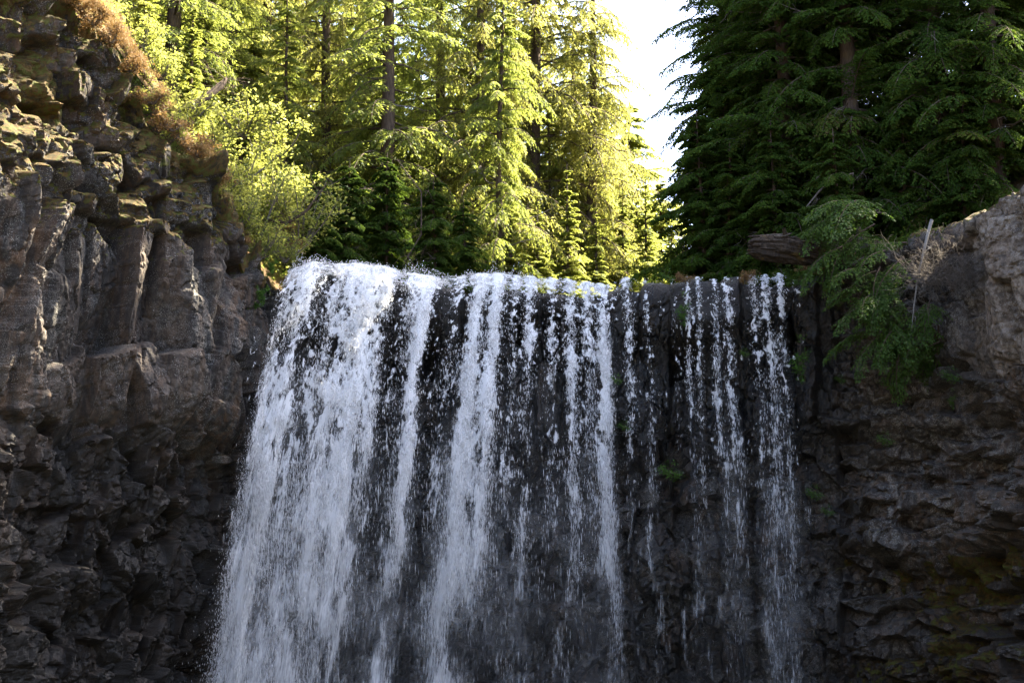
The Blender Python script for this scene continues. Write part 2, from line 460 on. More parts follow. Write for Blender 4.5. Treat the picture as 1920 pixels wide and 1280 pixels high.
# ------------------------------------------------------------------ cliffs
def build_cliff():
    px = np.concatenate([np.linspace(-880, -200, 60)[:-1], np.linspace(-200, 0, 70)[:-1], np.linspace(0, 1920, 900), np.linspace(1920, 2120, 70)[1:], np.linspace(2120, 2780, 60)[1:]])
    NC = len(px)
    cx = curveX(px); cyv = curveY(px); zt = rim_z(px)
    # jagged rim
    zt = zt + 0.18 * fbm(px * 0.02, px * 0 + 3.3, 77, 3) * np.interp(px, [380, 520, 1480, 1600], [1, 0.25, 0.25, 1])
    ds = np.hypot(np.gradient(cx), np.gradient(cyv)); s = np.cumsum(ds)
    tx = np.gradient(cx) / ds; ty = np.gradient(cyv) / ds
    k = np.ones(41) / 41
    txs = np.convolve(np.pad(tx, 20, 'edge'), k, 'valid'); tys = np.convolve(np.pad(ty, 20, 'edge'), k, 'valid')
    nx, ny = tys, -txs                      # outward (towards the viewpoint)
    ll = np.hypot(nx, ny); nx /= ll; ny /= ll
    NF, NT = 400, 42
    R = 0.35
    f = np.linspace(0, 1, NF)
    zb = -1.0
    Zf = zb + (zt[None, :] - R - zb) * f[:, None]
    path = [Zf]; off = [np.zeros((NF, NC))]; dn = [np.ones((NF, NC))]; dz = [np.zeros((NF, NC))]
    for a in np.linspace(0, math.pi / 2, 12)[1:]:
        path.append((zt - R + R * math.sin(a))[None, :]); off.append(np.full((1, NC), -R * (1 - math.cos(a))))
        dn.append(np.full((1, NC), math.cos(a))); dz.append(np.full((1, NC), math.sin(a)))
    slope = np.interp(px, [0, 400, 520, 1500, 1900], [0.30, 0.22, 0.02, 0.02, 0.25])
    for w in np.linspace(0, 4.2, NT - 11)[1:]:
        path.append((zt + slope * w - 0.12 * w)[None, :]); off.append(np.full((1, NC), -R - w))
        dn.append(np.zeros((1, NC))); dz.append(np.ones((1, NC)))
    Z = np.concatenate(path); OFF = np.concatenate(off); DN = np.concatenate(dn); DZ = np.concatenate(dz)
    U = np.broadcast_to(s[None, :], Z.shape)
    Vv = Z - OFF                                   # path length-like coordinate
    PX = np.broadcast_to(px[None, :], Z.shape)
    u = U + 0.14 * fbm(U * 0.8, Vv * 0.5, 1) + 0.035 * fbm(U * 4, Vv * 4, 2)
    v = Vv + 0.30 * fbm(U * 0.7, Vv * 0.7, 3) + 0.035 * fbm(U * 4, Vv * 4, 4)
    zj = Z + 0.8 * fbm(U * 0.45, Vv * 0.1, 6)
    left = PX < 505; right = PX > 1560; wall = ~left & ~right
    zone = np.zeros(Z.shape, int)
    zone[left & (zj > 13.4)] = 1                                   # rubbly mossy upper rock
    zone[left & (zj <= 13.4) & (zj > 8.4)] = 0                     # columns
    zone[left & (zj <= 8.4)] = 2                                   # fractured
    zone[wall & (zj > 9.3)] = 0
    zone[wall & (zj <= 9.3)] = 2
    zone[right] = 3
    plate = right & ((PX - 1690) / 260 + (zj - 9.6) / 8 > 0.55) & (zj > 9.4)
    zone[plate] = 4
    spec = {0: (0.66, 2.6, 0.36, 0.50, 0.05), 1: (0.62, 0.62, 0.36, 0.75, 0.42), 2: (0.52, 0.72, 0.30, 0.60, 0.38),
            3: (0.85, 0.40, 0.40, 0.42, 0.60), 4: (1.15, 1.5, 0.26, 0.16, 0.12)}
    D = np.zeros(Z.shape); KEY = np.zeros(Z.shape, np.int64); TINT = np.zeros(Z.shape); CR = np.zeros(Z.shape)
    for zi, (w_, h_, o_, a_, b_) in spec.items():
        mk = zone == zi
        if not mk.any(): continue
        f1, f2, du, dv, r, key = voro(u[mk] / w_, v[mk] / h_, 100 + zi * 37)
        d = (r[0] - 0.5) * 2 * o_ + (r[1] - 0.5) * 2 * a_ * du * w_ * 1.6 + ((r[2] - 0.5) * 2 * b_ + 0.10) * dv * h_
        # two broken faces meeting at a ridge across each block
        rid = np.cos(r[4] * 6.28) * du + np.sin(r[4] * 6.28) * dv * h_ / w_
        d -= np.maximum(0, rid - 0.05) * w_ * (0.25 + 0.7 * r[1]) * (0.25 if zi == 4 else 1.0)
        crack = np.exp(-((f2 - f1) / 0.04) ** 2)
        d -= crack * (0.12 if zi != 4 else 0.2)
        D[mk] = d; KEY[mk] = key + zi * 10 ** 10; TINT[mk] = r[3]; CR[mk] = crack
    f1, f2, du, dv, r, _ = voro(u / 1.5 + 7, v / 1.15 + 2, 870)
    D += np.where((zone == 2) | (zone == 3), 1.0, np.where(zone == 1, 0.65, 0.25)) * ((r[0] - 0.5) * 0.55 + (r[1] - 0.5) * 0.5 * du + ((r[2] - 0.5) * 0.5 + 0.12) * dv)
    ker = np.array([0, 1, 3, 1, 0]) / 5.0
    D = sum(kk_ * np.roll(D, sh, 0) for kk_, sh in zip(ker, (-2, -1, 0, 1, 2)))
    D = sum(kk_ * np.roll(D, sh, 1) for kk_, sh in zip(ker, (-2, -1, 0, 1, 2)))
    gr_ = np.hypot(np.gradient(D, axis=1) / np.maximum(ds, 0.012)[None, :], np.gradient(D, axis=0) / np.maximum(np.abs(np.gradient(Vv, axis=0)), 0.012))
    flat = 1.0 / (1.0 + (gr_ / 1.1) ** 2)      # broken faces carry the fine relief, the side walls of steps stay plain
    # second, smaller set of breaks
    f1, f2, du, dv, r, _ = voro(u / 0.26 + 3, v / np.where(zone == 0, 0.62, 0.30) + 9, 900)
    amp2 = np.where(zone == 4, 0.45, np.where(zone == 0, 0.9, 1.3)) * flat
    D += amp2 * ((r[0] - 0.5) * 0.15 + (r[1] - 0.5) * 0.22 * du + (r[2] - 0.5) * 0.22 * dv)
    D -= 0.055 * np.exp(-((f2 - f1) / 0.13) ** 2) * flat * np.where(r[3] > 0.35, 1.0, 0.3)
    f1, f2, du, dv, r, _ = voro(u / 0.10 + 3, v / 0.11 + 9, 950)
    D += amp2 * ((r[0] - 0.5) * 0.045 + (r[1] - 0.5) * 0.06 * du + (r[2] - 0.5) * 0.07 * dv)
    D += 0.03 * fbm(U * 3, Vv * 3, 12) * amp2 
    DL = 0.55 * fbm(U * 0.33, Vv * 0.33, 21, 2)
    # large shape: undercuts, shelves, the pillar at the right edge
    lm = sstep(540, 420, PX); rm = sstep(1480, 1640, PX); wm = (1 - lm) * (1 - rm)
    DL += lm * (-0.60 * sstep(9.4, 7.4, zj) - 0.45 * sstep(5.2, 4.0, zj) - 0.9 * sstep(13.2, 16.5, Z) * sstep(420, 200, PX))
    DL += wm * (-0.5 * sstep(12.2, 10.8, Z) - 0.6 * sstep(9.6, 8.4, zj) + 0.5 * sstep(7.5, 5.5, zj) - 0.5 * sstep(4.2, 3.0, zj))
    DL += rm * (-0.45 * sstep(9.0, 8.4, zj) + 0.55 * sstep(7.4, 6.6, zj) - 0.95 * sstep(5.9, 5.2, zj) + 0.5 * sstep(4.4, 3.6, zj))
    DL += 0.45 * sstep(1876, 1886, PX + 8 * fbm(Vv * 2, Vv * 0, 41)) * sstep(7.6, 8.3, zj)
    D *= np.where(DZ > 0.99, 0.45, 1.0)
    edge = np.interp(px, [520, 560, 1470, 1520], [1, 0.35, 0.35, 1])[None, :]
    D *= 1 - (1 - edge) * sstep(11.9, 12.5, Z)
    DL *= 1 - (1 - edge) * sstep(11.9, 12.5, Z)
    X = cx[None, :] + nx[None, :] * (OFF + DL + D * DN); Y = cyv[None, :] + ny[None, :] * (OFF + DL + D * DN)
    ZZ = Z + D * DZ
    P3 = np.stack([X, Y, ZZ], -1)
    # vertex normals for moss
    gu = np.gradient(P3, axis=1); gv = np.gradient(P3, axis=0)
    nr = np.cross(gu, gv); nr /= np.linalg.norm(nr, axis=-1)[..., None] + 1e-9
    k2 = 3
    up = nr[..., 2]
    lowf = fbm(U * 0.5, Vv * 0.5, 51)
    topdist = zt[None, :] - Z
    moss = lm * (0.70 * sstep(12.0, 14.0, Z) * (0.45 + 0.9 * vnoise(U * 1.1, Vv * 1.1, 57)) + 0.20) * (0.35 + 0.8 * sstep(-0.05, 0.6, up)) + 0.35 * lm * sstep(-0.1, 0.5, lowf) * sstep(12.0, 14, Z) + 0.10 * lm * sstep(13.0, 16, Z)
    moss += rm * (0.45 * sstep(-0.05, 0.35, lowf) * sstep(6.4, 5.0, Z) + 0.30 * sstep(0.2, 0.7, up))
    moss += sstep(0.5, -0.2, topdist) * np.interp(px, [480, 560, 1480, 1600], [0.8, 0.1, 0.1, 0.5])[None, :]
    for mx_, mpy, sx_, sz_ in ((1790, 1120, 110, .45), (1810, 1060, 130, .25), (1700, 1080, 60, .3), (1760, 1230, 120, .3), (1880, 1050, 60, .3), (1560, 1040, 40, .2)):
        moss += 0.80 * np.exp(-((PX - mx_) / sx_) ** 2 - ((Z - zat(mpy, 44.0)) / sz_) ** 2) * sstep(0.35, 0.65, vnoise(U * 3.5, Vv * 3.5, 55))
    moss += wm * 0.25 * sstep(0.1, 0.5, lowf) * sstep(1130, 1250, PX)
    wet = np.clip(sstep(440, 560, PX) * sstep(1660, 1530, PX), 0, 1) * (0.95 - 0.70 * sstep(860, 1150, PX) * sstep(9.5, 7.5, Z))
    wet = np.clip(wet + 0.85 * lm * sstep(9.3, 7.0, zj) + 0.2 * rm * sstep(6.2, 5.0, Z), 0, 1)  # lower left: undercut shade painted in through the wet mask
    brown = 0.04 + lm * 0.75 * sstep(-0.1, 0.4, fbm(U * 0.35, Vv * 0.25, 61)) + rm * 0.75 * sstep(-0.1, 0.5, fbm(U * 0.4, Vv * 0.4, 62)) + 0.8 * sstep(1860, 1890, PX) * sstep(8, 9, Z)
    pale = rm * np.where(zone == 4, 0.12 + 0.88 * sstep(1780, 1880, PX), 0.22) * (0.5 + 0.9 * TINT) + lm * 0.25 * (TINT > 0.7)
    lich = rm * sstep(-0.25, 0.3, fbm(U * 0.6, Vv * 0.6, 58)) + wm * 0.8 * sstep(8.6, 7.0, Z) * sstep(1130, 1250, PX) * sstep(-0.2, 0.3, fbm(U * 0.6, Vv * 0.6, 58)) + lm * 0.25 * sstep(0.0, 0.4, fbm(U * 0.5, Vv * 0.5, 59))
    attrs = {'lichen': lich, 'pale': pale, 'tint': TINT, 'moss': moss, 'wet': wet, 'brown': brown}
    NR = Z.shape[0]
    i = np.arange(NR - 1)[:, None] * NC + np.arange(NC - 1)[None, :]
    F = np.stack([i, i + 1, i + NC + 1, i + NC], -1).reshape(-1, 4)
    VV = P3.reshape(-1, 3); A = {k_: a.reshape(-1) for k_, a in attrs.items()}
    fkey = KEY.reshape(-1)[F[:, 0]]; fpx = PX.reshape(-1)[F[:, 0]]; fz = Z.reshape(-1)[F[:, 0]]
    fzone = zone.reshape(-1)[F[:, 0]]; frow = np.repeat(np.arange(NR - 1), NC - 1)
    def sub(name, mask, parent=None):
        ff = F[mask]; idx, inv = np.unique(ff, return_inverse=True)
        me = make_mesh(name, VV[idx], inv.reshape(-1, 4), {k_: a[idx] for k_, a in A.items()}, [M_ROCK], smooth=False)
        return obj(name, me, parent)
    for nm, lo, hi, lab in (('cliff', -999, 512, 'tall dark columnar rock wall with mossy ledges beside the waterfall'),
                       ('falls_cliff', 512, 1540, 'wet black rock wall behind the falling water'),
                       ('bank_cliff', 1540, 9999, 'grey and rusty layered rock wall with plants, under the shady conifers')):
        reg = (fpx >= lo) & (fpx < hi)
        vis = reg & (fpx > -10) & (fpx < 1930) & (fz > 2.3) & (frow < NF - 1)
        kk, cnt = np.unique(fkey[vis], return_counts=True)
        order = np.argsort(-cnt)
        keep = [kk[j] for j in order if cnt[j] > 60][:290 if nm != 'falls_cliff' else 160]
        km = np.isin(fkey, np.array(keep)) & vis
        root = sub(nm, reg & ~km); tag(root, lab, kind='structure')
        fi = np.nonzero(km)[0]; o_ = np.argsort(fkey[fi], kind='stable'); fi = fi[o_]
        cuts = np.nonzero(np.diff(fkey[fi]))[0] + 1
        for grp in np.split(fi, cuts):
            z0 = fzone[grp[0]]
            sub({0: 'rock_column', 1: 'rock_block', 2: 'rock_block', 3: 'rock_slab', 4: 'rock_plate'}[int(z0)], grp, root)
build_cliff()

# ------------------------------------------------------------------ waterfall
CQ = np.array([490, 520, 545, 575, 650, 700, 760, 800, 830, 870, 920, 1000, 1060, 1100, 1140, 1180, 1240, 1300, 1370, 1420, 1480, 1520], float)
CPY = np.array([560, 528, 512, 502, 506, 508, 522, 529, 532, 526, 522, 530, 531, 538, 542, 527, 525, 524, 526, 519, 521, 526], float)
DQ = np.array([490, 540, 600, 700, 800, 915, 970, 1070, 1130, 1300, 1450, 1520], float)
DD = np.array([-95, -112, -128, -90, -92, -72, -40, 0, 18, 6, 16, 20], float)
# strand: crest position, half width, strength at crest / middle / foot
STRANDS = [(540, 13, .62, .70, .45), (578, 24, 1.15, .95, .80), (640, 20, .92, .50, .62), (668, 12, .8, .45, .5), (700, 24, 1.12, .95, .92), (733, 10, .80, .30, .20),
           (808, 11, 1.20, 1.20, 1.05), (785, 14, .62, .15, .15), (866, 12, .60, .12, .08), (903, 15, 1.15, 1.10, 1.10), (938, 11, .95, .72, .48), (998, 10, .88, .55, .30), (972, 7, .60, .25, .22),
           (1038, 9, .74, .18, .10), (1072, 11, .85, .40, .26), (1133, 11, 1.10, .80, .36), (1105, 11, .75, .16, .08), (1180, 10, .74, .12, .06), (1215, 5, .72, .30, .06),
           (1270, 3, .3, .2, .05), (1298, 5, .75, .42, .14), (1318, 5, .78, .36, .12), (1350, 6, .85, .45, .22), (1372, 8, 1.0, .72, .36), (1422, 9, .75, .34, .18), (1448, 11, .85, .45, .26), (1474, 7, .95, .64, .34),
           (1535, 2.5, .45, .3, .0), (1567, 2.5, .5, .35, .1)]
def dens_at(q, d, wide=1.0):
    """water density at crest coordinate q (px) and drop d (m)"""
    t = np.clip(d / 10.2, 0, 1.2)
    out = np.zeros(np.broadcast(q, d).shape)
    wob = 13 * fbm(q * 0.016, d * 0.42, 131, 3) * np.clip(d, 0, 5) / 5
    qq = q + wob
    for c, sg, a, b, e in STRANDS:
        st = np.where(t < 0.5, a + (b - a) * t * 2, b + (e - b) * (t - 0.5) * 2)
        sg2 = sg * (0.74 + 0.46 * t) * wide
        out = out + st * np.exp(-((qq - c) / sg2) ** 2 * 0.7)
    lip = np.exp(-np.clip(d, 0, 9) / 0.55) * np.interp(q, [515, 545, 1010, 1080, 1150, 1175, 1200], [0, .75, .55, .35, .5, .2, .0])
    base = np.interp(q, [500, 540, 760, 1100, 1150, 1165, 1280, 1500, 1515], [0, .28, .14, .07, .04, .01, .02, .03, 0])
    out = np.maximum(out, 0) + lip + base * (0.4 + 0.8 * t)
    return np.clip(out * (0.80 + 0.55 * fbm(q * 0.014, d * 0.5 - q * 0.002, 133, 3)), 0, 1.15)

def fall_point(q, d, extra=0.0):
    """place of water that has dropped d metres; d<0 is still upstream of the lip"""
    py = np.interp(q, CQ, CPY) + 4.5 * fbm(np.asarray(q) * 0.035, np.asarray(q) * 0 + 2.2, 611, 3)
    Yc = np.interp(q, PXC, YC) + 0.12
    zc = 1.6 + Yc * np.tan(PITCH + np.arctan((640.0 - py) / FPX))
    dp = np.clip(d, 0, None)
    sp = np.interp(q, [500, 600, 950, 1100, 1180, 1500, 1560], [0.55, 0.62, 0.50, 0.34, 0.14, 0.16, 0.04])
    lip_out = np.interp(q, [500, 1100, 1200], [0.75, 0.6, 0.42])
    y = Yc - lip_out * sstep(-0.6, 0.7, d) - sp * np.sqrt(dp) * 0.9 + np.clip(-d, 0, None) - extra
    z = zc - dp - 0.10 * sstep(-0.3, -1.2, d) * 0
    arc = 0.18 * np.exp(-dp / 0.25) * sstep(-1.0, 0.3, d)
    dr = np.interp(q, DQ, DD) * np.clip(dp / 10.2, 0, 1.3) ** 0.85
    x = (q + dr - 960.0) / FPX * y / math.cos(PITCH) * 0.985
    # keep the bearing with height (the view is tilted)
    return x, y, z

def px_of(x, y, z):
    c, s = math.cos(PITCH), math.sin(PITCH)
    dy, dz = y, z - 1.6
    fw = dy * c + dz * s
    return 960 + FPX * x / fw, 640 - FPX * (-dy * s + dz * c) / fw

def build_falls():
    groups = [('waterfall', 480, 1160, 'broad white curtain of plunging water in several heavy strands'),
              ('waterfall', 1160, 1250, 'thin trickling veil of water just beside the main curtain'),
              ('waterfall', 1262, 1400, 'pair of narrow white water ribbons on the black rock'),
              ('waterfall', 1400, 1512, 'narrow lacy water ribbon nearest the fallen log')]
    fk = []
    for gi, (nm, qa, qb, lab) in enumerate(groups):
        q = np.linspace(qa, qb, max(8, int((qb - qa) / 2.0)))
        d = np.concatenate([np.linspace(-0.9, 0, 16)[:-1], 13.2 * np.linspace(0, 1, 240) ** 1.15])
        Q, Dd = np.meshgrid(q, d)
        root = None
        for L in range(2):
            ex = 0.10 * L + 0.16 * fbm(Q * 0.03, np.sqrt(np.clip(Dd, 0, None)) * 2.2, 200 + L) * sstep(0, 2, Dd)
            den = dens_at(Q + 3 * L, Dd) * np.where(Dd < 0, 0.9, 1.0)
            edge_f = sstep(0, 14, Q - qa) * sstep(0, 14, qb - Q)
            den = den * edge_f; veil = dens_at(Q + 3 * L, Dd, 1.7) * edge_f
            ex = ex + 0.22 * den * sstep(0.0, 1.0, Dd)
            x, y, z = fall_point(Q, Dd, ex)
            z = z + 0.06 * den * (Dd < 0.2)
            V = np.stack([x, y, z], -1).reshape(-1, 3)
            r, c = Q.shape
            i = np.arange(r - 1)[:, None] * c + np.arange(c - 1)[None, :]
            F = np.stack([i, i + c, i + c + 1, i + 1], -1).reshape(-1, 4)
            fu = (Q - 960) / FPX * 46 + 7.7 * L
            fv = 1.7 * np.sqrt(np.clip(Dd, 0, None) + 0.35) + np.minimum(Dd, 0) + 3.1 * L
            soft = sstep(2.0, 8.5, Dd)
            me = make_mesh('water_sheet', V, F, {'dens': den.ravel(), 'soft': soft.ravel(), 'veil': veil.ravel()}, [M_FILM], uv=np.stack([fu, fv], -1).reshape(-1, 2))
            if L == 0:
                root = obj(nm, me); tag(root, lab, 'waterfall')
            else:
                obj('water_sheet', me, root)
        fk.append((root, qa, qb))
    # falling drops and clots, one mesh per ribbon, children of the ribbon
    bip = np.array([[0, 0, 1.0], [1, 0, 0.1], [-0.5, 0.87, 0], [-0.5, -0.87, 0], [0, 0, -1.0]])
    bf = np.array([[0, 1, 2], [0, 2, 3], [0, 3, 1], [4, 2, 1], [4, 3, 2], [4, 1, 3]])
    for root, qa, qb in fk:
        n = int((qb - qa) * 1500)
        q = rng.uniform(qa, qb, n); d = 12.2 * rng.uniform(0, 1, n) ** 0.9
        den = dens_at(q, d)
        cl = vnoise(q / 5.0, np.sqrt(d) * 9, 301) * 0.6 + vnoise(q / 16.0, np.sqrt(d) * 4, 302) * 0.7
        keep = rng.uniform(0, 1, n) < np.clip(den * 1.05, 0, 1) ** 1.7 * np.clip((cl - 0.45) * 2.6, 0, 1) * np.interp(d, [0, 3, 10], [1.0, 0.75, 0.30])
        q = q[keep] + rng.normal(0, 2.5, keep.sum()); d = d[keep]; den = den[keep]
        n = len(q)
        x, y, z = fall_point(q, d, rng.normal(0.08, 0.16, n) + 0.25 * den * sstep(0, 1, d))
        x += rng.normal(0, 0.02, n)
        size = np.exp(rng.normal(math.log(0.0062), 0.45, n)) * np.interp(d, [0, 4, 10], [1.2, 0.85, 0.40])
        st = np.interp(d, [0, 1, 4, 10], [1.2, 1.8, 5.5, 18.0]) * rng.uniform(.7, 1.3, n)
        # leaping spray above the lip
        if qa < 500:
            k = 2600
            qs = 1000 - 470 * rng.uniform(0, 1, k) ** 0.8; hs = np.abs(rng.normal(0, 0.10, k)) * (0.4 + 0.9 * vnoise(qs / 22, qs * 0, 305) ** 2 * 2)
            xs, ys, zs = fall_point(qs, np.full(k, 0.0), rng.normal(0, 0.2, k)); zs = zs + hs
            # loose drops left of the curtain
            k2 = 6500
            d2 = 12 * rng.uniform(0, 1, k2) ** 0.7; q2 = 545 - np.abs(rng.normal(0, 22, k2)) * (0.35 + 0.12 * d2)
            x2, y2, z2 = fall_point(q2, d2, rng.normal(0, 0.3, k2))
            x = np.concatenate([x, xs, x2]); y = np.concatenate([y, ys, y2]); z = np.concatenate([z, zs, z2])
            size = np.concatenate([size, rng.uniform(.005, .017, k), rng.uniform(.003, .007, k2)])
            st = np.concatenate([st, rng.uniform(0.9, 1.6, k), np.interp(d2, [0, 10], [1.5, 6])])
            n = len(x)
        for (qc, dc, kk_) in ((600, 8.2, 500), (640, 9.6, 500), (760, 3.6, 200), (905, 8.6, 400), (1000, 7.0, 160), (1085, 7.6, 220), (1133, 2.0, 200)):
            if not (qa <= qc < qb): continue
            xs, ys, zs = fall_point(np.full(kk_, float(qc)), np.full(kk_, dc), rng.normal(0.45, 0.15, kk_))
            rr_ = np.abs(rng.normal(0, 0.28, kk_)); aa_ = rng.uniform(0, 6.28, kk_)
            x = np.concatenate([x, xs + rr_ * np.cos(aa_)]); y = np.concatenate([y, ys]); z = np.concatenate([z, zs + rr_ * np.sin(aa_) * 0.9])
            size = np.concatenate([size, rng.uniform(.002, .006, kk_)]); st = np.concatenate([st, rng.uniform(2, 5, kk_)])
        n = len(x)
        rot = rng.uniform(0, 6.28, n)
        cs, sn = np.cos(rot), np.sin(rot)
        bx = bip[None, :, 0] * cs[:, None] - bip[None, :, 1] * sn[:, None]
        by = bip[None, :, 0] * sn[:, None] + bip[None, :, 1] * cs[:, None]
        V = np.stack([x[:, None] + bx * size[:, None], y[:, None] + by * size[:, None], z[:, None] + bip[None, :, 2] * (size * st)[:, None]], -1).reshape(-1, 3)
        F = (bf[None] + (np.arange(n) * 5)[:, None, None]).reshape(-1, 3)
        o = obj('water_drops', make_mesh('water_drops', V, F, None, [M_DROP]), root); tag(o, kind='stuff')
build_falls()

# ------------------------------------------------------------------ conifers
def bough(rg, L, rise=0.15, droop=0.45, weep=0.3, sp=0.14, lsp=0.075, ll=0.15, lw=0.034, width=0.36):
    """one bough pointing along +x. returns leaves (n,4,3), leaf tint (n,), stem tubes list"""
    leaves = []; tints = []; stems = []
    t = np.linspace(0, 1, 9)
    bend = rg.uniform(-0.12, 0.12)
    def stem(t):
        t = np.asarray(t, float)
        return np.stack([L * t * (1 - 0.12 * t), L * bend * t * t, L * (rise * t - droop * t * t * (0.6 + 0.4 * t))], -1)
    stems.append((stem(t), np.interp(t, [0, 1], [0.022 + 0.006 * L, 0.004])))
    ns = max(4, int(L / sp))
    for k in range(ns):
        for side in (-1, 1):
            tt = (k + rg.uniform(0, 1)) / ns
            if tt < 0.10: continue
            b = stem(tt); tg = stem(min(1, tt + 0.03)) - stem(tt - 0.03); tg /= np.linalg.norm(tg)
            ls = L * (0.05 + width * (1 - tt) ** 0.85 * min(1, tt / 0.22)) * rg.uniform(0.55, 1.25)
            ang = math.radians(62 - 25 * tt + rg.uniform(-10, 10)) * side
            lat = np.array([0, 1.0, 0])
            dr = tg * math.cos(ang) + lat * math.sin(ang)
            nl = max(2, int(ls / lsp))
            w = (np.arange(nl) + 0.5) / nl
            we = weep * rg.uniform(0.5, 1.5)
            pts = b + dr[None, :] * (ls * w)[:, None] * (1 - 0.25 * we * w)[:, None]
            pts[:, 2] -= we * ls * w ** 1.6
            if ls > 0.35 and k % 2 == 0:
                stems.append((np.array([b, pts[nl // 2], pts[-1]]), np.array([0.008, 0.006, 0.003])))
            d2 = np.gradient(pts, axis=0) if nl > 1 else dr[None, :]
            d2 = d2 / (np.linalg.norm(d2, axis=1)[:, None] + 1e-9)
            nrm = np.cross(d2, np.array([0, 0, 1.0])); nrm /= np.linalg.norm(nrm, axis=1)[:, None] + 1e-9
            for s2 in (-1, 1):
                a2 = np.radians(rg.uniform(28, 62, nl)) * s2
                ld = d2 * np.cos(a2)[:, None] + nrm * np.sin(a2)[:, None]
                ld[:, 2] += rg.normal(-0.12 - 0.35 * we, 0.22, nl)
                ld /= np.linalg.norm(ld, axis=1)[:, None]
                wd = np.cross(ld, np.array([0, 0, 1.0]) + rg.normal(0, 0.55, (nl, 3))); wd /= np.linalg.norm(wd, axis=1)[:, None] + 1e-9
                le = ll * rg.uniform(0.6, 1.25, nl) * (1 - 0.35 * w)
                wi = lw * rg.uniform(0.7, 1.3, nl)
                p0 = pts + rg.normal(0, 0.012, (nl, 3))
                mid = p0 + ld * (le * 0.45)[:, None]; tip = p0 + ld * le[:, None]
                leaves.append(np.stack([p0, mid + wd * wi[:, None], tip, mid - wd * wi[:, None]], 1))
                tn = rg.uniform(0, 0.62, nl) + 0.25 * (rg.uniform() < 0.12)
                tints.append(tn)
    return np.concatenate(leaves), np.concatenate(tints), stems

def bough_set(seed, n, **kw):
    rg = np.random.default_rng(seed)
    return [bough(rg, 1.0 * kw.get('L', 2.6) * rg.uniform(0.85, 1.1), **{k: v for k, v in kw.items() if k != 'L'}) for _ in range(n)]

def rotz(a):
    c, s = math.cos(a), math.sin(a); return np.array([[c, -s, 0], [s, c, 0], [0, 0, 1.0]])
def roty(a):
    c, s = math.cos(a), math.sin(a); return np.array([[c, 0, s], [0, 1, 0], [-s, 0, c]])

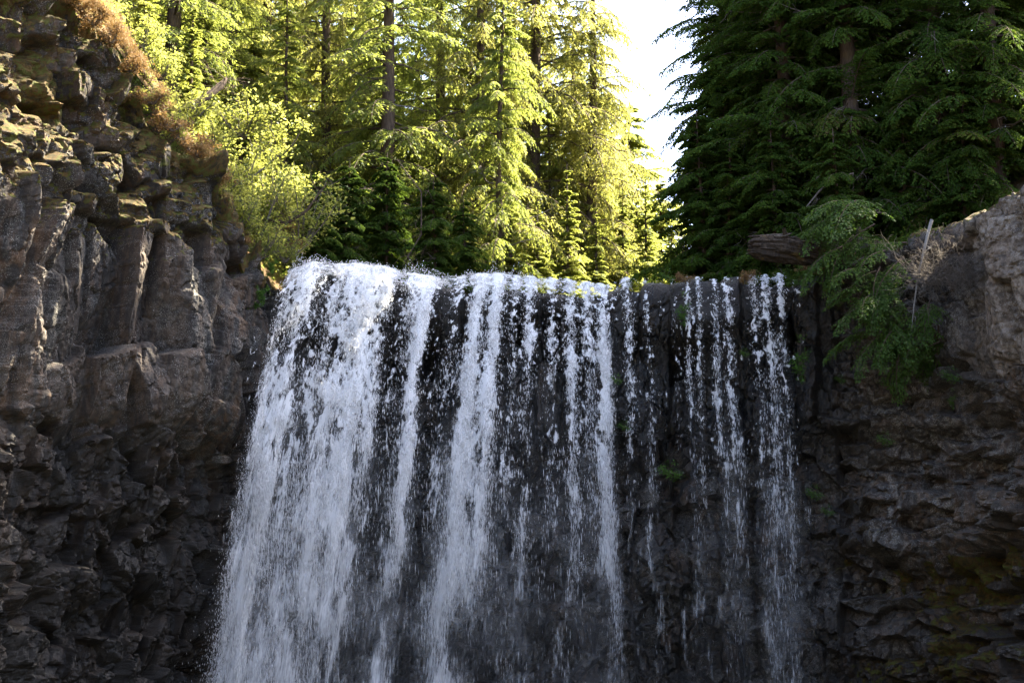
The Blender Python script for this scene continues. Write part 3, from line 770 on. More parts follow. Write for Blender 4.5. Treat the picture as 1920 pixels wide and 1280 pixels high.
def conifer(name, seed, H, h0, Lmax, boughs, L0, mat, r0=0.24, dz=0.30, per=4, hdense=13.0, lean=0.02, shape=0.75, dead=10, gap=None):
    """builds a prototype tree at the origin: Empty > trunk, crown, dead_branch"""
    rg = np.random.default_rng(seed)
    root = empty(name)
    zz = np.linspace(-0.6, H, 26)
    wx = lean * zz + 0.10 * np.array([fbm(np.array(z * 0.15), np.array(seed * 1.3), 71, 2) for z in zz])
    wy = 0.10 * np.array([fbm(np.array(z * 0.15 + 9), np.array(seed * 1.3), 72, 2) for z in zz])
    tp = np.stack([wx, wy, zz], -1)
    tr = r0 * (1 - np.clip(zz, 0, H) / H) ** 0.8 + 0.012 + 0.35 * r0 * np.exp(-np.clip(zz + 0.6, 0, 9) / 0.5)
    T = Tubes(); T.tube(tp, tr, 12, 0.10, seed)
    obj('trunk', T.mesh('trunk', M_BARK), root)
    LV = []; LT = []; BT = Tubes()
    h = h0
    while h < H - 0.15:
        fr = h / H
        dens = 1.0 if h < hdense else 0.55
        n = max(2, int(round(per * dens * rg.uniform(0.7, 1.3))))
        Lh = Lmax * ((1 - fr) ** shape) * (0.75 + 0.25 * min(1, (h - h0) / 2.5))
        if h > H * 0.93: Lh = max(Lh, 0.25)
        base = rg.uniform(0, 6.28)
        for j in range(n):
            az = base + 6.283 * j / n + rg.normal(0, 0.35)
            if gap and gap[0] < h < gap[1] and math.cos(az - gap[2]) > 0.55: continue
            lv, tn, st = boughs[rg.integers(len(boughs))]
            sc = Lh * rg.uniform(0.45, 1.15) / L0
            if rg.uniform() < 0.06: sc *= 1.3
            pitch = rg.normal(0.02, 0.20) + 0.25 * fr * 0 - (0.55 * max(0, fr - 0.6))
            Rm = rotz(az) @ roty(pitch)
            p = np.array([np.interp(h, zz, wx), np.interp(h, zz, wy), h + rg.uniform(-0.1, 0.1)])
            # keep the leaf size when the bough is scaled: scale positions, not leaves
            c = lv.mean(1, keepdims=True)
            lf = sc * 0.35 + 0.65
            L2 = c * sc + (lv - c) * lf
            LV.append((L2.reshape(-1, 3) @ Rm.T + p).reshape(-1, 4, 3))
            LT.append(np.clip(tn + rg.normal(0, 0.10) + (0.30 if rg.uniform() < 0.08 else 0), 0, 1))
            for q_, r_ in st[:5] if h > hdense else st[:14]:
                BT.tube((q_ * sc) @ Rm.T + p, r_ * (0.5 + 0.5 * sc), 4)
        h += dz * rg.uniform(0.75, 1.25) * (1.0 if h < hdense else 1.6)
    LV = np.concatenate(LV); LT = np.concatenate(LT); nlv = len(LV)
    cr = make_mesh('crown', LV.reshape(-1, 3), np.arange(nlv * 4).reshape(-1, 4), {'tint': np.repeat(LT, 4)}, [mat], smooth=False)
    c_o = obj('crown', cr, root)
    tag(obj('branches', BT.mesh('branches', M_BARK), root), kind='stuff')
    # bare dead limbs low on the trunk
    DT = Tubes()
    for j in range(dead):
        hh = rg.uniform(0.3, max(1.0, min(hdense * 0.75, H * 0.5))); az = rg.uniform(0, 6.28); Ld = rg.uniform(0.8, 2.3)
        t = np.linspace(0, 1, 7)
        q_ = np.stack([Ld * t, 0.12 * Ld * np.sin(t * 3 + j), -0.28 * Ld * t + 0.30 * Ld * t * t + 0.05 * np.sin(t * 7 + j)], -1)
        Rm = rotz(az); p = np.array([np.interp(hh, zz, wx), np.interp(hh, zz, wy), hh])
        DT = Tubes(); DT.tube(q_ @ Rm.T + p, np.interp(t, [0, 1], [0.035, 0.008]), 5)
        for m_ in range(5):
            tt = rg.uniform(0.35, 1); b = np.array([np.interp(tt, t, q_[:, c]) for c in range(3)])
            dd = np.array([rg.uniform(0.1, 0.5), rg.uniform(-0.5, 0.5), rg.uniform(-0.5, 0.1)]) * 0.8
            DT.tube(np.array([b, b + dd * 0.5 + rg.normal(0, .04, 3), b + dd]) @ Rm.T + p, [0.010, 0.007, 0.003], 3)
        obj('dead_branch', DT.mesh('dead_branch', M_DEAD), root)
    return root

B_FIR = bough_set(1, 10, L=2.4, rise=0.12, droop=0.42, weep=0.45, sp=0.14, lsp=0.060, lw=0.018, ll=0.17)
B_HANG = bough_set(2, 10, L=2.6, rise=0.20, droop=0.58, weep=0.85, width=0.32, sp=0.14, lsp=0.056, lw=0.017, ll=0.17)
B_YOUNG = bough_set(3, 6, L=1.2, rise=0.22, droop=0.28, weep=0.15, sp=0.085, lsp=0.05, ll=0.13, lw=0.018, width=0.40)
B_SHADE = bough_set(4, 8, L=2.8, rise=0.10, droop=0.42, weep=0.40, sp=0.125, lsp=0.052, ll=0.15, lw=0.021, width=0.38)

PROTO = {}
def proto(key, *a, **k):
    PROTO[key] = [conifer(*a, **k), False]
proto('big', 'conifer_tree', 21, 19, 0.6, 4.2, B_FIR, 2.4, M_FIR, r0=0.25, dz=0.40, per=4, lean=0.012, shape=0.5, gap=(6.0, 8.2, -1.57 - 0.4))
proto('hang', 'conifer_tree', 22, 18, 0.5, 4.1, B_HANG, 2.6, M_GOLD, r0=0.23, dz=0.40, per=4, lean=-0.01, shape=0.5)
proto('mid', 'conifer_tree', 23, 13.5, 0.3, 3.3, B_FIR, 2.4, M_FIR, r0=0.14, dz=0.34, per=4, hdense=14, dead=5, shape=0.55)
proto('spire', 'conifer_tree', 29, 8.4, 0.2, 3.2, B_FIR, 2.4, M_LIME, r0=0.12, dz=0.25, per=6, hdense=14, dead=3, shape=0.65)
proto('dark', 'conifer_tree', 30, 12.0, 0.3, 3.0, B_HANG, 2.6, M_FIR, r0=0.15, dz=0.36, per=4, hdense=14, dead=6, shape=0.5)
proto('young', 'conifer_tree', 24, 6.0, 0.15, 1.5, B_YOUNG, 1.2, M_LIME, r0=0.07, dz=0.19, per=5, hdense=14, dead=0, shape=0.85)
proto('young_b', 'conifer_tree', 25, 4.2, 0.1, 1.35, B_YOUNG, 1.2, M_LIME, r0=0.06, dz=0.16, per=5, hdense=14, dead=0, shape=0.9)
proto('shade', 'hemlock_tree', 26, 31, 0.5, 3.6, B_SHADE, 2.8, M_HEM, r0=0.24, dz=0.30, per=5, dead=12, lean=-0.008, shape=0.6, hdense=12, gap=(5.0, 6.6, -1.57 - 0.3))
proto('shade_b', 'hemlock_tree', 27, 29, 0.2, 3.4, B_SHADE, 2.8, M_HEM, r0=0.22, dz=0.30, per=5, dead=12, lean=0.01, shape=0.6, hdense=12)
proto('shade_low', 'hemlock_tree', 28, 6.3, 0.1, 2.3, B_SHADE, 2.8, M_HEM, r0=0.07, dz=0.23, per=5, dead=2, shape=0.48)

def tree(key, px, Y, label, rz=0.0, sc=1.0, dzv=0.0, group=None, cat='tree'):
    root, used = PROTO[key]
    t = copy_tree(root) if used else root
    PROTO[key][1] = True
    p = place(px, Y); p[2] += dzv
    t.location = p.tolist(); t.rotation_euler = (0, 0, rz); t.scale = (sc, sc, sc)
    tag(t, label, cat, group)
    return t

GS = 'sunlit conifers behind the falls'
GR = 'shady hemlocks above the bank cliff'
TREES = [
 ('big', 712, 53.0, 'tall conifer with thick grey trunk rising bare behind the white curtain', 1.1, 1.05, GS),
 ('big', 822, 57.5, 'tall conifer with loose yellow boughs, close behind the thick bare trunk', 1.9, 1.0, GS),
 ('hang', 893, 55.0, 'tall conifer with reddish lower trunk behind the middle of the falls', 2.6, 1.0, GS),
 ('hang', 1000, 57.5, 'tall conifer whose long boughs reach sideways into the sky gap', 4.1, 1.2, GS),
 ('dark', 935, 52.5, 'slim darker conifer standing close behind the crest of the falls', 0.9, 0.9, GS),
 ('spire', 1182, 66.0, 'slender conifer with its pointed top in the sky gap', 0.3, 1.40, GS),
 ('mid', 1090, 64.0, 'pale green conifer filling the space left of the pointed pointed one', 2.3, 1.05, GS),
 ('mid', 1040, 58.0, 'bushy lime green conifer low behind the middle strands', 3.3, 0.72, GS),
 ('young', 1120, 55.0, 'small bright conifer just above the notch in the crest', 1.3, 0.8, GS),
 ('young', 1010, 53.0, 'small yellow green conifer growing at the lip near the middle', 2.2, 0.75, GS),
 ('spire', 1245, 62.0, 'conifer with drooping arms at the edge of the sky gap', 5.0, 0.88, GS),
 ('young', 1215, 56.0, 'small pale conifer at the lip below the sky gap', 1.0, 0.95, GS),
 ('young_b', 1270, 58.0, 'low bushy fir closing the foot of the sky gap', 2.0, 1.1, GS),
 ('mid', 770, 60.0, 'shaded inner conifer seen between the two tall trunks', 1.1, 1.1, GS),
 ('hang', 600, 56.0, 'tall drooping conifer at the left edge of the tall group', 0.2, 0.95, GS),
 ('big', 290, 49.5, 'tall conifer with bare brown trunk on the slope above the dark cliff', 1.7, 0.85, GS),
 ('hang', 470, 60.0, 'feathery conifer high on the sunlit slope', 3.2, 1.0, GS),
 ('mid', 400, 55.0, 'mid sized conifer on the bright slope beside the leaning dead trunk', 0.5, 0.75, GS),
 ('mid', 520, 53.0, 'rounded bright conifer on the slope above the leafy shrubs', 4.4, 0.7, GS),
 ('young', 360, 50.0, 'small lime conifer on the slope under the bare brown trunk', 2.9, 0.95, GS),
 ('young_b', 430, 49.5, 'low bushy fir on the slope behind the dry mossy rim', 0.8, 1.0, GS),
 ('young', 490, 51.0, 'young fir behind the leafy shrubs on the slope', 5.2, 0.85, GS),
 ('young_b', 330, 47.5, 'low fir at the top of the dry mossy rim', 1.9, 0.9, GS),
 ('young_b', 235, 44.2, 'bright feathery fir sprig leaning over the rim at the top of the cliff', 3.1, 0.75, GS),
 ('mid', 200, 52.0, 'conifer in the top corner above the dark cliff', 0.1, 0.9, GS),
 ('big', 90, 56.0, 'large conifer behind the cliff top, mostly out of the picture', 2.0, 0.9, GS),
 ('mid', 650, 62.0, 'distant pale conifer between the slope and the tall group', 1.4, 1.2, GS),
 ('mid', 560, 66.0, 'far pale conifer high behind the slope', 2.4, 1.25, GS),
 ('mid', 900, 66.0, 'far conifer behind the reddish trunk', 0.7, 1.0, GS),
 ('mid', 730, 68.0, 'far conifer filling the back of the tall group', 5.5, 1.0, GS),
 ('mid', 980, 70.0, 'far bright conifer behind the long armed one', 3.0, 1.25, GS),
 ('mid', 330, 63.0, 'far conifer at the top of the sunlit slope', 4.0, 1.2, GS),
 ('hang', 420, 70.0, 'farthest tall conifer on the slope', 1.0, 1.0, GS),
 ('mid', 1130, 60.0, 'full yellow green conifer just left of the pointed one', 4.7, 0.80, GS),
 ('hang', 1078, 60.0, 'golden conifer with hanging sprays left of the pointed one', 2.1, 0.72, GS),
 ('hang', 1112, 57.5, 'golden conifer whose upper sprays fringe the sky gap', 3.5, 0.95, GS),
 ('mid', 955, 61.0, 'yellow green conifer directly under the long sideways boughs', 0.9, 0.85, GS),
 ('young', 1070, 54.0, 'small spreading conifer above the lip between the middle strands', 4.2, 0.95, GS),
 ('young', 960, 52.5, 'small conifer beside the slim darker one at the crest', 3.7, 0.8, GS),
 ('young', 1170, 57.0, 'small conifer at the lip under the pointed tree', 0.7, 0.95, GS),
 ('spire', 860, 60.5, 'full lime conifer low behind the reddish trunk', 1.5, 0.95, GS),
 ('spire', 755, 57.5, 'full lime conifer low beside the thick bare trunk', 4.5, 0.8, GS),
 ('spire', 1110, 58.0, 'full lime conifer low between the golden sprays and the pointed tree', 5.5, 0.8, GS),
 ('spire', 1205, 60.0, 'full lime conifer below the pointed tree', 2.5, 0.75, GS),
 ('spire', 690, 58.0, 'full sunlit conifer left of the thick bare trunk', 2.4, 1.1, GS),
 ('spire', 610, 60.0, 'full sunlit conifer higher on the slope than the leafy shrubs', 0.6, 1.0, GS),
 ('spire', 800, 62.0, 'full sunlit conifer between the bare trunk and the reddish one', 3.6, 1.2, GS),
 ('spire', 450, 56.0, 'full lime conifer in the middle of the slope', 1.2, 0.85, GS),
 ('spire', 380, 58.0, 'full lime conifer high above the leaning dead trunk', 5.1, 0.95, GS),
 ('spire', 270, 54.0, 'full conifer behind the bare brown trunk on the slope', 3.1, 0.9, GS),
 ('shade_low', 640, 48.6, 'dark low hemlock right behind the left end of the crest', 0.4, 0.62, GS),
 ('shade_low', 720, 49.2, 'dark low hemlock at the foot of the thick bare trunk', 2.0, 0.70, GS),
 ('shade_low', 810, 48.8, 'dark low hemlock behind the crest between the trunks', 4.0, 0.60, GS),
 ('shade_low', 585, 48.0, 'dark bushy hemlock behind the leafy shrub at the water edge', 1.0, 0.55, GS),
 ('shade_low', 870, 50.0, 'dark low hemlock at the foot of the reddish trunk', 3.0, 0.55, GS),
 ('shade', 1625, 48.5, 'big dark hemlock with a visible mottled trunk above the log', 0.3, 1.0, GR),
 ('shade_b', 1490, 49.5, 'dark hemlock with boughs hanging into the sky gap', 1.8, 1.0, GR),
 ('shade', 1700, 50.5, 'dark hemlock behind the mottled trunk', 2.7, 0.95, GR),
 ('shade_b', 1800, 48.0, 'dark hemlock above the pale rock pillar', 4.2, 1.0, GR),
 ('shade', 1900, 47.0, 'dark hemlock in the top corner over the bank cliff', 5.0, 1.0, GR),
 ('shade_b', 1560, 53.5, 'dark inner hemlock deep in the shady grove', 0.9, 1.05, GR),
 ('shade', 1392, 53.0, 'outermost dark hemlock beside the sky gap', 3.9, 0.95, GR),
 ('shade', 1480, 52.0, 'dark hemlock half hidden in the grove behind the log, added to shade the falls', 2.0, 1.0, GR),  # added to close a gap that let sun onto the falls
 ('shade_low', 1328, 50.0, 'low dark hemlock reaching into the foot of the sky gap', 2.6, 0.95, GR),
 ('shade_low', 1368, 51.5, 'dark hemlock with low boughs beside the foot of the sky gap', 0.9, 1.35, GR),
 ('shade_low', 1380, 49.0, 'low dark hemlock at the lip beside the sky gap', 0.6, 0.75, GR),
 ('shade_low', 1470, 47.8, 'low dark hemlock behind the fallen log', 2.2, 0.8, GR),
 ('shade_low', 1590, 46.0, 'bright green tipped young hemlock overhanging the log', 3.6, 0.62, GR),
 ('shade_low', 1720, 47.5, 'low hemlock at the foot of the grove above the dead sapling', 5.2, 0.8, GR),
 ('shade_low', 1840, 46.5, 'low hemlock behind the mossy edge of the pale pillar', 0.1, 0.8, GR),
 ('shade_b', 1990, 49.0, 'dark hemlock beyond the corner of the bank cliff, added out of view for shade', 0.1, 1.0, GR),  # trunk out of view, added to cast shade
 ('shade', 2080, 52.0, 'dark hemlock outside the corner of the grove, added out of view for shade', 1.1, 1.0, GR),  # another out-of-view tree, added to deepen the grove's shadow
]
for k, px, Y, lab, rz, sc, gr in TREES:
    tree(k, px, Y, lab, rz, sc, 0.0, gr)

# ------------------------------------------------------------------ broadleaf shrubs, ferns, tufts
def leaf_cloud(rg, centres, spread, n, size, flat=0.6):
    c = centres[rg.integers(len(centres), size=n)] + rg.normal(0, 1, (n, 3)) * spread
    nr = rg.normal(0, 1, (n, 3)); nr[:, 2] = np.abs(nr[:, 2]) + flat; nr /= np.linalg.norm(nr, axis=1)[:, None]
    d = rg.normal(0, 1, (n, 3)); d -= nr * (d * nr).sum(1)[:, None]; d /= np.linalg.norm(d, axis=1)[:, None]
    w = np.cross(nr, d)
    s = np.asarray(size) * rg.uniform(0.6, 1.35, n)[:, None]
    mid = c + d * s * 0.1 + nr * s * 0.12
    return np.stack([c - d * s * 0.5, mid + w * s * 0.36, c + d * s * 0.5, mid - w * s * 0.36], 1)

def quads_obj(name, Q, tint, mat, parent):
    n = len(Q)
    me = make_mesh(name, Q.reshape(-1, 3), np.arange(n * 4).reshape(-1, 4), {'tint': np.repeat(tint, 4)}, [mat], smooth=False)
    return obj(name, me, parent)

def shrub_proto(name, seed, h, w, nleaf, size, nstem=9, mat=None):
    rg = np.random.default_rng(seed); root = empty(name)
    T = Tubes(); tips = []
    for i in range(nstem):
        az = rg.uniform(0, 6.28); out = w * rg.uniform(0.35, 1.0); hh = h * rg.uniform(0.5, 1.0)
        t = np.linspace(0, 1, 7)
        P = np.stack([np.cos(az) * out * t ** 0.8 + 0.05 * np.sin(5 * t + i), np.sin(az) * out * t ** 0.8 + 0.05 * np.cos(4 * t + i), hh * t ** 1.1 - 0.25 * t * t * out], -1)
        T.tube(P, np.interp(t, [0, 1], [0.026, 0.007]), 5)
        for j in range(5):
            k = rg.integers(2, 7); b = P[k]; dd = rg.normal(0, 1, 3) * np.array([.3, .3, .2]) * w * 0.6
            T.tube(np.array([b, b + dd * .5 + np.array([0, 0, .04]), b + dd]), [.008, .006, .003], 3)
            tips += [b + dd, b + dd * 0.6]
        tips.append(P[-1]); tips.append(P[-2]); tips.append(P[4])
    obj('stems', T.mesh('stems', M_DEAD), root)
    Q = leaf_cloud(rg, np.array(tips), 0.055 * w + 0.03, nleaf, size * rg.uniform(0.6, 1.5, (nleaf, 1)) if True else size)
    quads_obj('foliage', Q, np.clip(rg.normal(0.5, 0.25, nleaf), 0, 1), mat or M_LEAF, root)
    return root

SH = {'tall': [shrub_proto('leafy_shrub', 41, 2.6, 1.6, 2300, 0.085, 16), False],
      'low': [shrub_proto('leafy_shrub', 42, 1.1, 0.9, 1500, 0.065, 13), False],
      'dry': [shrub_proto('dry_shrub', 43, 0.55, 0.6, 1500, 0.055, 9, M_DRY), False]}
def shrub(key, px, py, Y, label, rz=0, sc=1.0, group=None, cat='shrub'):
    root, used = SH[key]; t = copy_tree(root) if used else root; SH[key][1] = True
    t.location = at(px, py, Y).tolist(); t.rotation_euler = (0, 0, rz); t.scale = (sc,) * 3
    tag(t, label, cat, group); return t
GB = 'broadleaf shrubs on the slope beside the falls'
for a in [('tall', 470, 470, 46.3, 'tall pale leaved shrub overhanging the cliff corner by the falls', 0.3, 1.0),
          ('tall', 560, 470, 47.2, 'tall shrub with a curved bare branch behind the left end of the crest', 2.0, 1.0),
          ('low', 432, 462, 45.2, 'shrub hanging over the cliff corner, its leaves lowest of all', 0.5, 0.9),
          ('low', 500, 430, 46.8, 'sunlit shrub between the two tall leafy ones', 1.5, 1.2),
          ('low', 420, 400, 45.4, 'sunlit shrub on the cliff corner under the dry red bank', 3.3, 0.9),
          ('low', 450, 350, 46.5, 'bright shrub above the cliff corner', 4.1, 1.2),
          ('tall', 520, 400, 48.0, 'broad bright shrub higher up behind the curved branch', 5.0, 0.9),
          ('low', 600, 420, 48.2, 'leafy shrub at the edge of the dark hemlocks', 1.1, 1.0),
          ('low', 395, 300, 45.6, 'yellowish shrub on the rim above the pinnacle rocks', 2.6, 1.0),
          ('low', 350, 235, 45.0, 'yellowish shrub on the rim half way up the slope', 0.9, 1.0),
          ('low', 300, 150, 43.9, 'yellowish shrub on the rim below the bare brown trunk', 1.9, 0.9),
          ('low', 265, 90, 43.5, 'shrub at the foot of the feathery fir sprig', 2.9, 0.8),
          ('low', 405, 372, 44.6, 'shrub spilling over the rim beside the pinnacle rocks', 1.2, 0.9),
          ('low', 445, 430, 44.9, 'shrub with dangling leaves over the cliff corner', 2.2, 1.0),
          ('low', 490, 485, 45.2, 'shrub spilling down to the water at the left end of the crest', 3.2, 0.9),
          ('low', 535, 492, 45.8, 'shrub leaning out right over the left end of the crest', 4.2, 0.8),
          ('low', 330, 260, 43.6, 'patchy shrub growing on the rim above the dark notch', 5.2, 0.7),
          ('low', 285, 205, 43.0, 'patchy shrub clinging to the middle of the rim', 0.7, 0.6),
          ('low', 520, 300, 49.5, 'bright shrub in the middle of the slope', 5.9, 1.3),
          ('low', 455, 260, 49.0, 'bright shrub below the leaning dead trunk', 0.2, 1.3)]:
    shrub(*a, group=GB)
GD = 'dry tufts along the mossy rim'
for a in [('dry', 205, 80, 41.6, 'reddish dry tuft highest on the rim', 0, 0.8), ('dry', 150, 18, 40.9, 'dry tuft at the very top of the rim by the picture edge', 3.3, 0.8), ('dry', 176, 48, 41.2, 'straw coloured dry tuft just under the topmost one', 4.3, 0.9),
          ('dry', 245, 135, 42.2, 'golden dry tuft on the rim above the mossy ledge', 1, 0.8),
          ('dry', 285, 195, 42.7, 'orange dry tuft on the rim in the middle', 2, 0.8), ('dry', 318, 245, 43.0, 'wide pinkish dry tuft on the rim', 3, 1.0),
          ('dry', 372, 295, 43.8, 'dry red tuft on the bank above the pinnacle rocks', 4, 1.0), ('dry', 395, 345, 44.2, 'dry tuft on the red bank beside the pinnacle rocks', 5, 0.9),
          ('dry', 545, 475, 46.6, 'reddish dry tuft beside the water at the left end of the crest', 1.2, 0.8), ('dry', 1398, 528, 45.9, 'brown moss clump on the lip between the narrow ribbons', 0.4, 0.55), ('dry', 1525, 512, 45.3, 'brown moss clump on the rock under the log', 1.4, 0.6), ('dry', 1283, 528, 46.1, 'brown moss clump on the lip left of the narrow ribbons', 2.4, 0.45),
          ('dry', 520, 440, 46.6, 'dry tuft under the curved bare branch', 2.2, 0.8)]:
    shrub(*a, group=GD, cat='dry tuft')

def fern_proto(seed, w, h, n=260, size=0.05):
    rg = np.random.default_rng(seed); root = empty('cliff_plant')
    c = rg.normal(0, 1, (14, 3)) * np.array([w, 0.07, h]) * 0.42; c[:, 1] -= 0.10
    quads_obj('foliage', leaf_cloud(rg, c, 0.05, n, size, 0.9), rg.uniform(0, 1, n), M_FERN, root)
    T = Tubes()
    for k in range(14): T.tube(np.array([[0, 0.25, -0.02], c[k] * 0.5 + [0, 0, .04], c[k]]), [.006, .005, .003], 3)
    obj('stems', T.mesh('stems', M_DEAD), root)
    return root
FP = [[fern_proto(51, 0.30, 0.22), False], [fern_proto(52, 0.22, 0.55, 420), False], [fern_proto(53, 0.55, 0.55, 900, 0.06), False]]
GP = 'green plants rooted in the wet rock'
for k, px, py, Y, sc, lab in [(0, 1255, 885, 45.2, 1.1, 'bright green fern clump alone on the bare wet wall'), (1, 1500, 690, 44.9, 1.2, 'tall hanging green plant beside the ribbon nearest the log'),
        (0, 1658, 825, 44.0, 0.8, 'small green plant on the layered rock right of the falls'), (0, 1668, 720, 44.2, 1.0, 'green plant under the hanging hemlock bough tips'),
        (2, 1690, 655, 44.0, 0.7, 'dense green plant under the dead sapling'), (1, 1281, 592, 45.9, 0.9, 'narrow green moss plant beside the pair of ribbons'),
        (0, 1170, 800, 45.6, 0.6, 'tiny green plant right of the last heavy strand'), (0, 1250, 520, 46.1, 0.8, 'round green plant on the lip of the falls'),
        (0, 1525, 925, 44.6, 0.8, 'green plant low on the wall beside the ribbons'), (0, 1550, 958, 44.5, 0.6, 'small green plant just below another on the wall'),
        (0, 1780, 705, 43.2, 0.9, 'green plant in a crack near the pale pillar'), (1, 1785, 755, 43.2, 0.5, 'thin green plant low in the crack near the pale pillar'),
        (2, 485, 560, 45.0, 0.75, 'dark green plant in the corner beside the top of the falls'), (2, 505, 505, 45.4, 0.6, 'dark green plant directly under the leafy shrubs'),
        (2, 1505, 520, 45.2, 0.6, 'mossy green plant beneath the fallen log'), (0, 1155, 712, 45.6, 0.6, 'tiny plant half way down beside the last heavy strand'),
        (0, 1395, 662, 45.5, 0.5, 'tiny green plant between the narrow ribbons'), (0, 1575, 712, 44.9, 0.5, 'tiny green plant on the black rock under the log')]:
    root, used = FP[k]; t = copy_tree(root) if used else root; FP[k][1] = True
    t.location = at(px, py, Y).tolist(); t.scale = (sc,) * 3; tag(t, lab, 'plant', GP)

# ------------------------------------------------------------------ fallen log, dead wood
def build_dead_wood():
    rg = np.random.default_rng(61)
    root = empty('fallen_log', at(1420, 465, 44.6))
    o = np.array(root.location)
    t = np.linspace(0, 1, 30)
    pts = np.array([at(px, py, Y) for px, py, Y in zip(np.interp(t, [0, 1], [1408, 1615]), np.interp(t, [0, .3, 1], [463, 466, 494]), np.interp(t, [0, 1], [43.9, 44.7]))]) - o
    ns_ = 56; t = np.linspace(0, 1, 90)
    pts = np.stack([np.interp(t, np.linspace(0, 1, 30), pts[:, c]) for c in range(3)], -1)
    rad = np.interp(t, [0, .03, .10, .3, .6, 1], [0.17, 0.24, 0.31, 0.36, 0.32, 0.24])
    ax = pts[-1] - pts[0]; ax /= np.linalg.norm(ax); e1 = np.cross(ax, [0, 0, 1.0]); e1 /= np.linalg.norm(e1); e2 = np.cross(ax, e1)
    an = np.linspace(0, 2 * math.pi, ns_, endpoint=False)
    cu, cv_ = np.cos(an), np.sin(an)
    TT = t[:, None] * 2.9
    ridg = np.abs(fbm(TT * 0.9 + 3 * cu[None], 4.5 * cv_[None] + 0 * TT + 9, 501, 4)) 
    lump = fbm(TT * 1.6 + cu[None], cv_[None] * 1.3 + 0 * TT, 503, 3)
    RR = rad[:, None] * (1 + 0.30 * lump - 0.40 * ridg + 0.10 * fbm(TT * 9 + 5 * cu[None], 6 * cv_[None], 505, 2))
    LVt = pts[:, None, :] + RR[..., None] * (cu[None, :, None] * e1 + cv_[None, :, None] * e2)
    gi = np.arange(89)[:, None] * ns_; gj = np.arange(ns_)[None, :]; gj2 = (gj + 1) % ns_
    LF = np.stack([gi + gj, gi + gj2, gi + ns_ + gj2, gi + ns_ + gj], -1).reshape(-1, 4)
    obj('log', make_mesh('log', LVt.reshape(-1, 3), LF, None, [M_LOG], smooth=False), root)
    for k_, dr_ in ((30, (-.1, -.25, .30)), (48, (.1, -.35, .05)), (64, (.15, -.1, .35))):
        K = Tubes(); p = pts[k_]; K.tube(np.array([p, p + np.array(dr_) * 1.0, p + np.array(dr_) * 1.5]), [.09, .06, .04], 9, .3, k_)
        obj('limb_stub', K.mesh('limb_stub', M_LOG), root)
    # broken end: splinters
    S = Tubes()
    for i in range(40):
        a = rg.uniform(0, 6.28); r = rg.uniform(0.05, 0.27)
        p = pts[0] + np.array([0.06, math.cos(a) * r, math.sin(a) * r])
        S.tube(np.array([p + [0.15, 0, 0], p, p - [rg.uniform(.02, .16), 0, rg.uniform(-.03, .05)]]), [0.05, 0.04, 0.010], 5, 0.2, i)
    obj('broken_end', S.mesh('broken_end', M_LOG), root)
    B = Tubes()
    for i in range(60):
        k = rg.integers(12, 80); a = rg.uniform(0.5, 2.6); p = pts[k] + np.array([0, -math.cos(a) * rad[k], math.sin(a) * rad[k]])
        B.tube(np.array([p, p + [rg.uniform(.1, .35), rg.uniform(-.05, .05), rg.uniform(-.03, .05)]]), [0.018, 0.008], 4)
    tag(obj('bark_flakes', B.mesh('bark_flakes', M_DEAD), root), kind='stuff')
    tag(root, 'thick rotten log with broken end jutting out over the falls', 'log')
    # grey stick on the log
    root = empty('broken_stick', at(1612, 490, 44.3)); o = np.array(root.location)
    T = Tubes(); T.tube(np.array([at(1590, 500, 44.3), at(1600, 494, 44.3), at(1622, 482, 44.4)]) - o, [.035, .04, .03], 6)
    obj('wood', T.mesh('wood', M_GREYWOOD), root); tag(root, 'short pale broken stick lying beside the rotten log', 'stick')
    # hanging dead sapling
    root = empty('dead_sapling', at(1745, 415, 43.6)); o = np.array(root.location)
    k = [(1747, 412, 42.9), (1739, 440, 42.9), (1730, 480, 42.9), (1721, 520, 42.9), (1714, 570, 43.0), (1709, 620, 43.1)]
    P = np.array([at(*q) for q in k]) - o
    T = Tubes(); T.tube(P, [.042, .038, .032, .025, .016, .008], 8, .1)
    obj('trunk', T.mesh('trunk', M_GREYWOOD), root)
    W = Tubes()
    def twig(b, d, L, r, dep):
        n = 5; q = [b]
        for i in range(n):
            d = d + rg.normal(0, .35, 3); d /= np.linalg.norm(d); q.append(q[-1] + d * L / n)
            if dep and rg.uniform() < .75: twig(q[-1], d + rg.normal(0, .8, 3), L * .6, r * .6, dep - 1)
        W.tube(np.array(q), np.linspace(r, r * .35, n + 1), 3)
    for i in range(20):
        b = P[0] + (P[-1] - P[0]) * rg.uniform(0.05, .9)
        twig(b, np.array([rg.uniform(-.4, 1.2), rg.uniform(-.5, .5), rg.uniform(-.4, .3)]), rg.uniform(.25, .6), .008, 1)
    tag(obj('twigs', W.mesh('twigs', M_GREYWOOD), root), kind='stuff')
    tag(root, 'bleached dead sapling hanging down in front of the bare twiggy bush', 'dead tree')
    # bare bush
    root = empty('bare_bush', at(1765, 510, 42.7)); o = np.array(root.location)
    W = Tubes()
    for i in range(70):
        twig(np.array([rg.normal(0.1, .35), rg.uniform(0, .3), rg.uniform(-.3, .1)]), np.array([rg.normal(0, .8), rg.uniform(-.5, .1), rg.uniform(-.3, 1.0)]), rg.uniform(.5, 1.1), .011, 2)
    tag(obj('twigs', W.mesh('twigs', M_DEAD), root), kind='stuff'); tag(root, 'leafless grey tangle of twigs on the rock beside the pale pillar', 'bush')
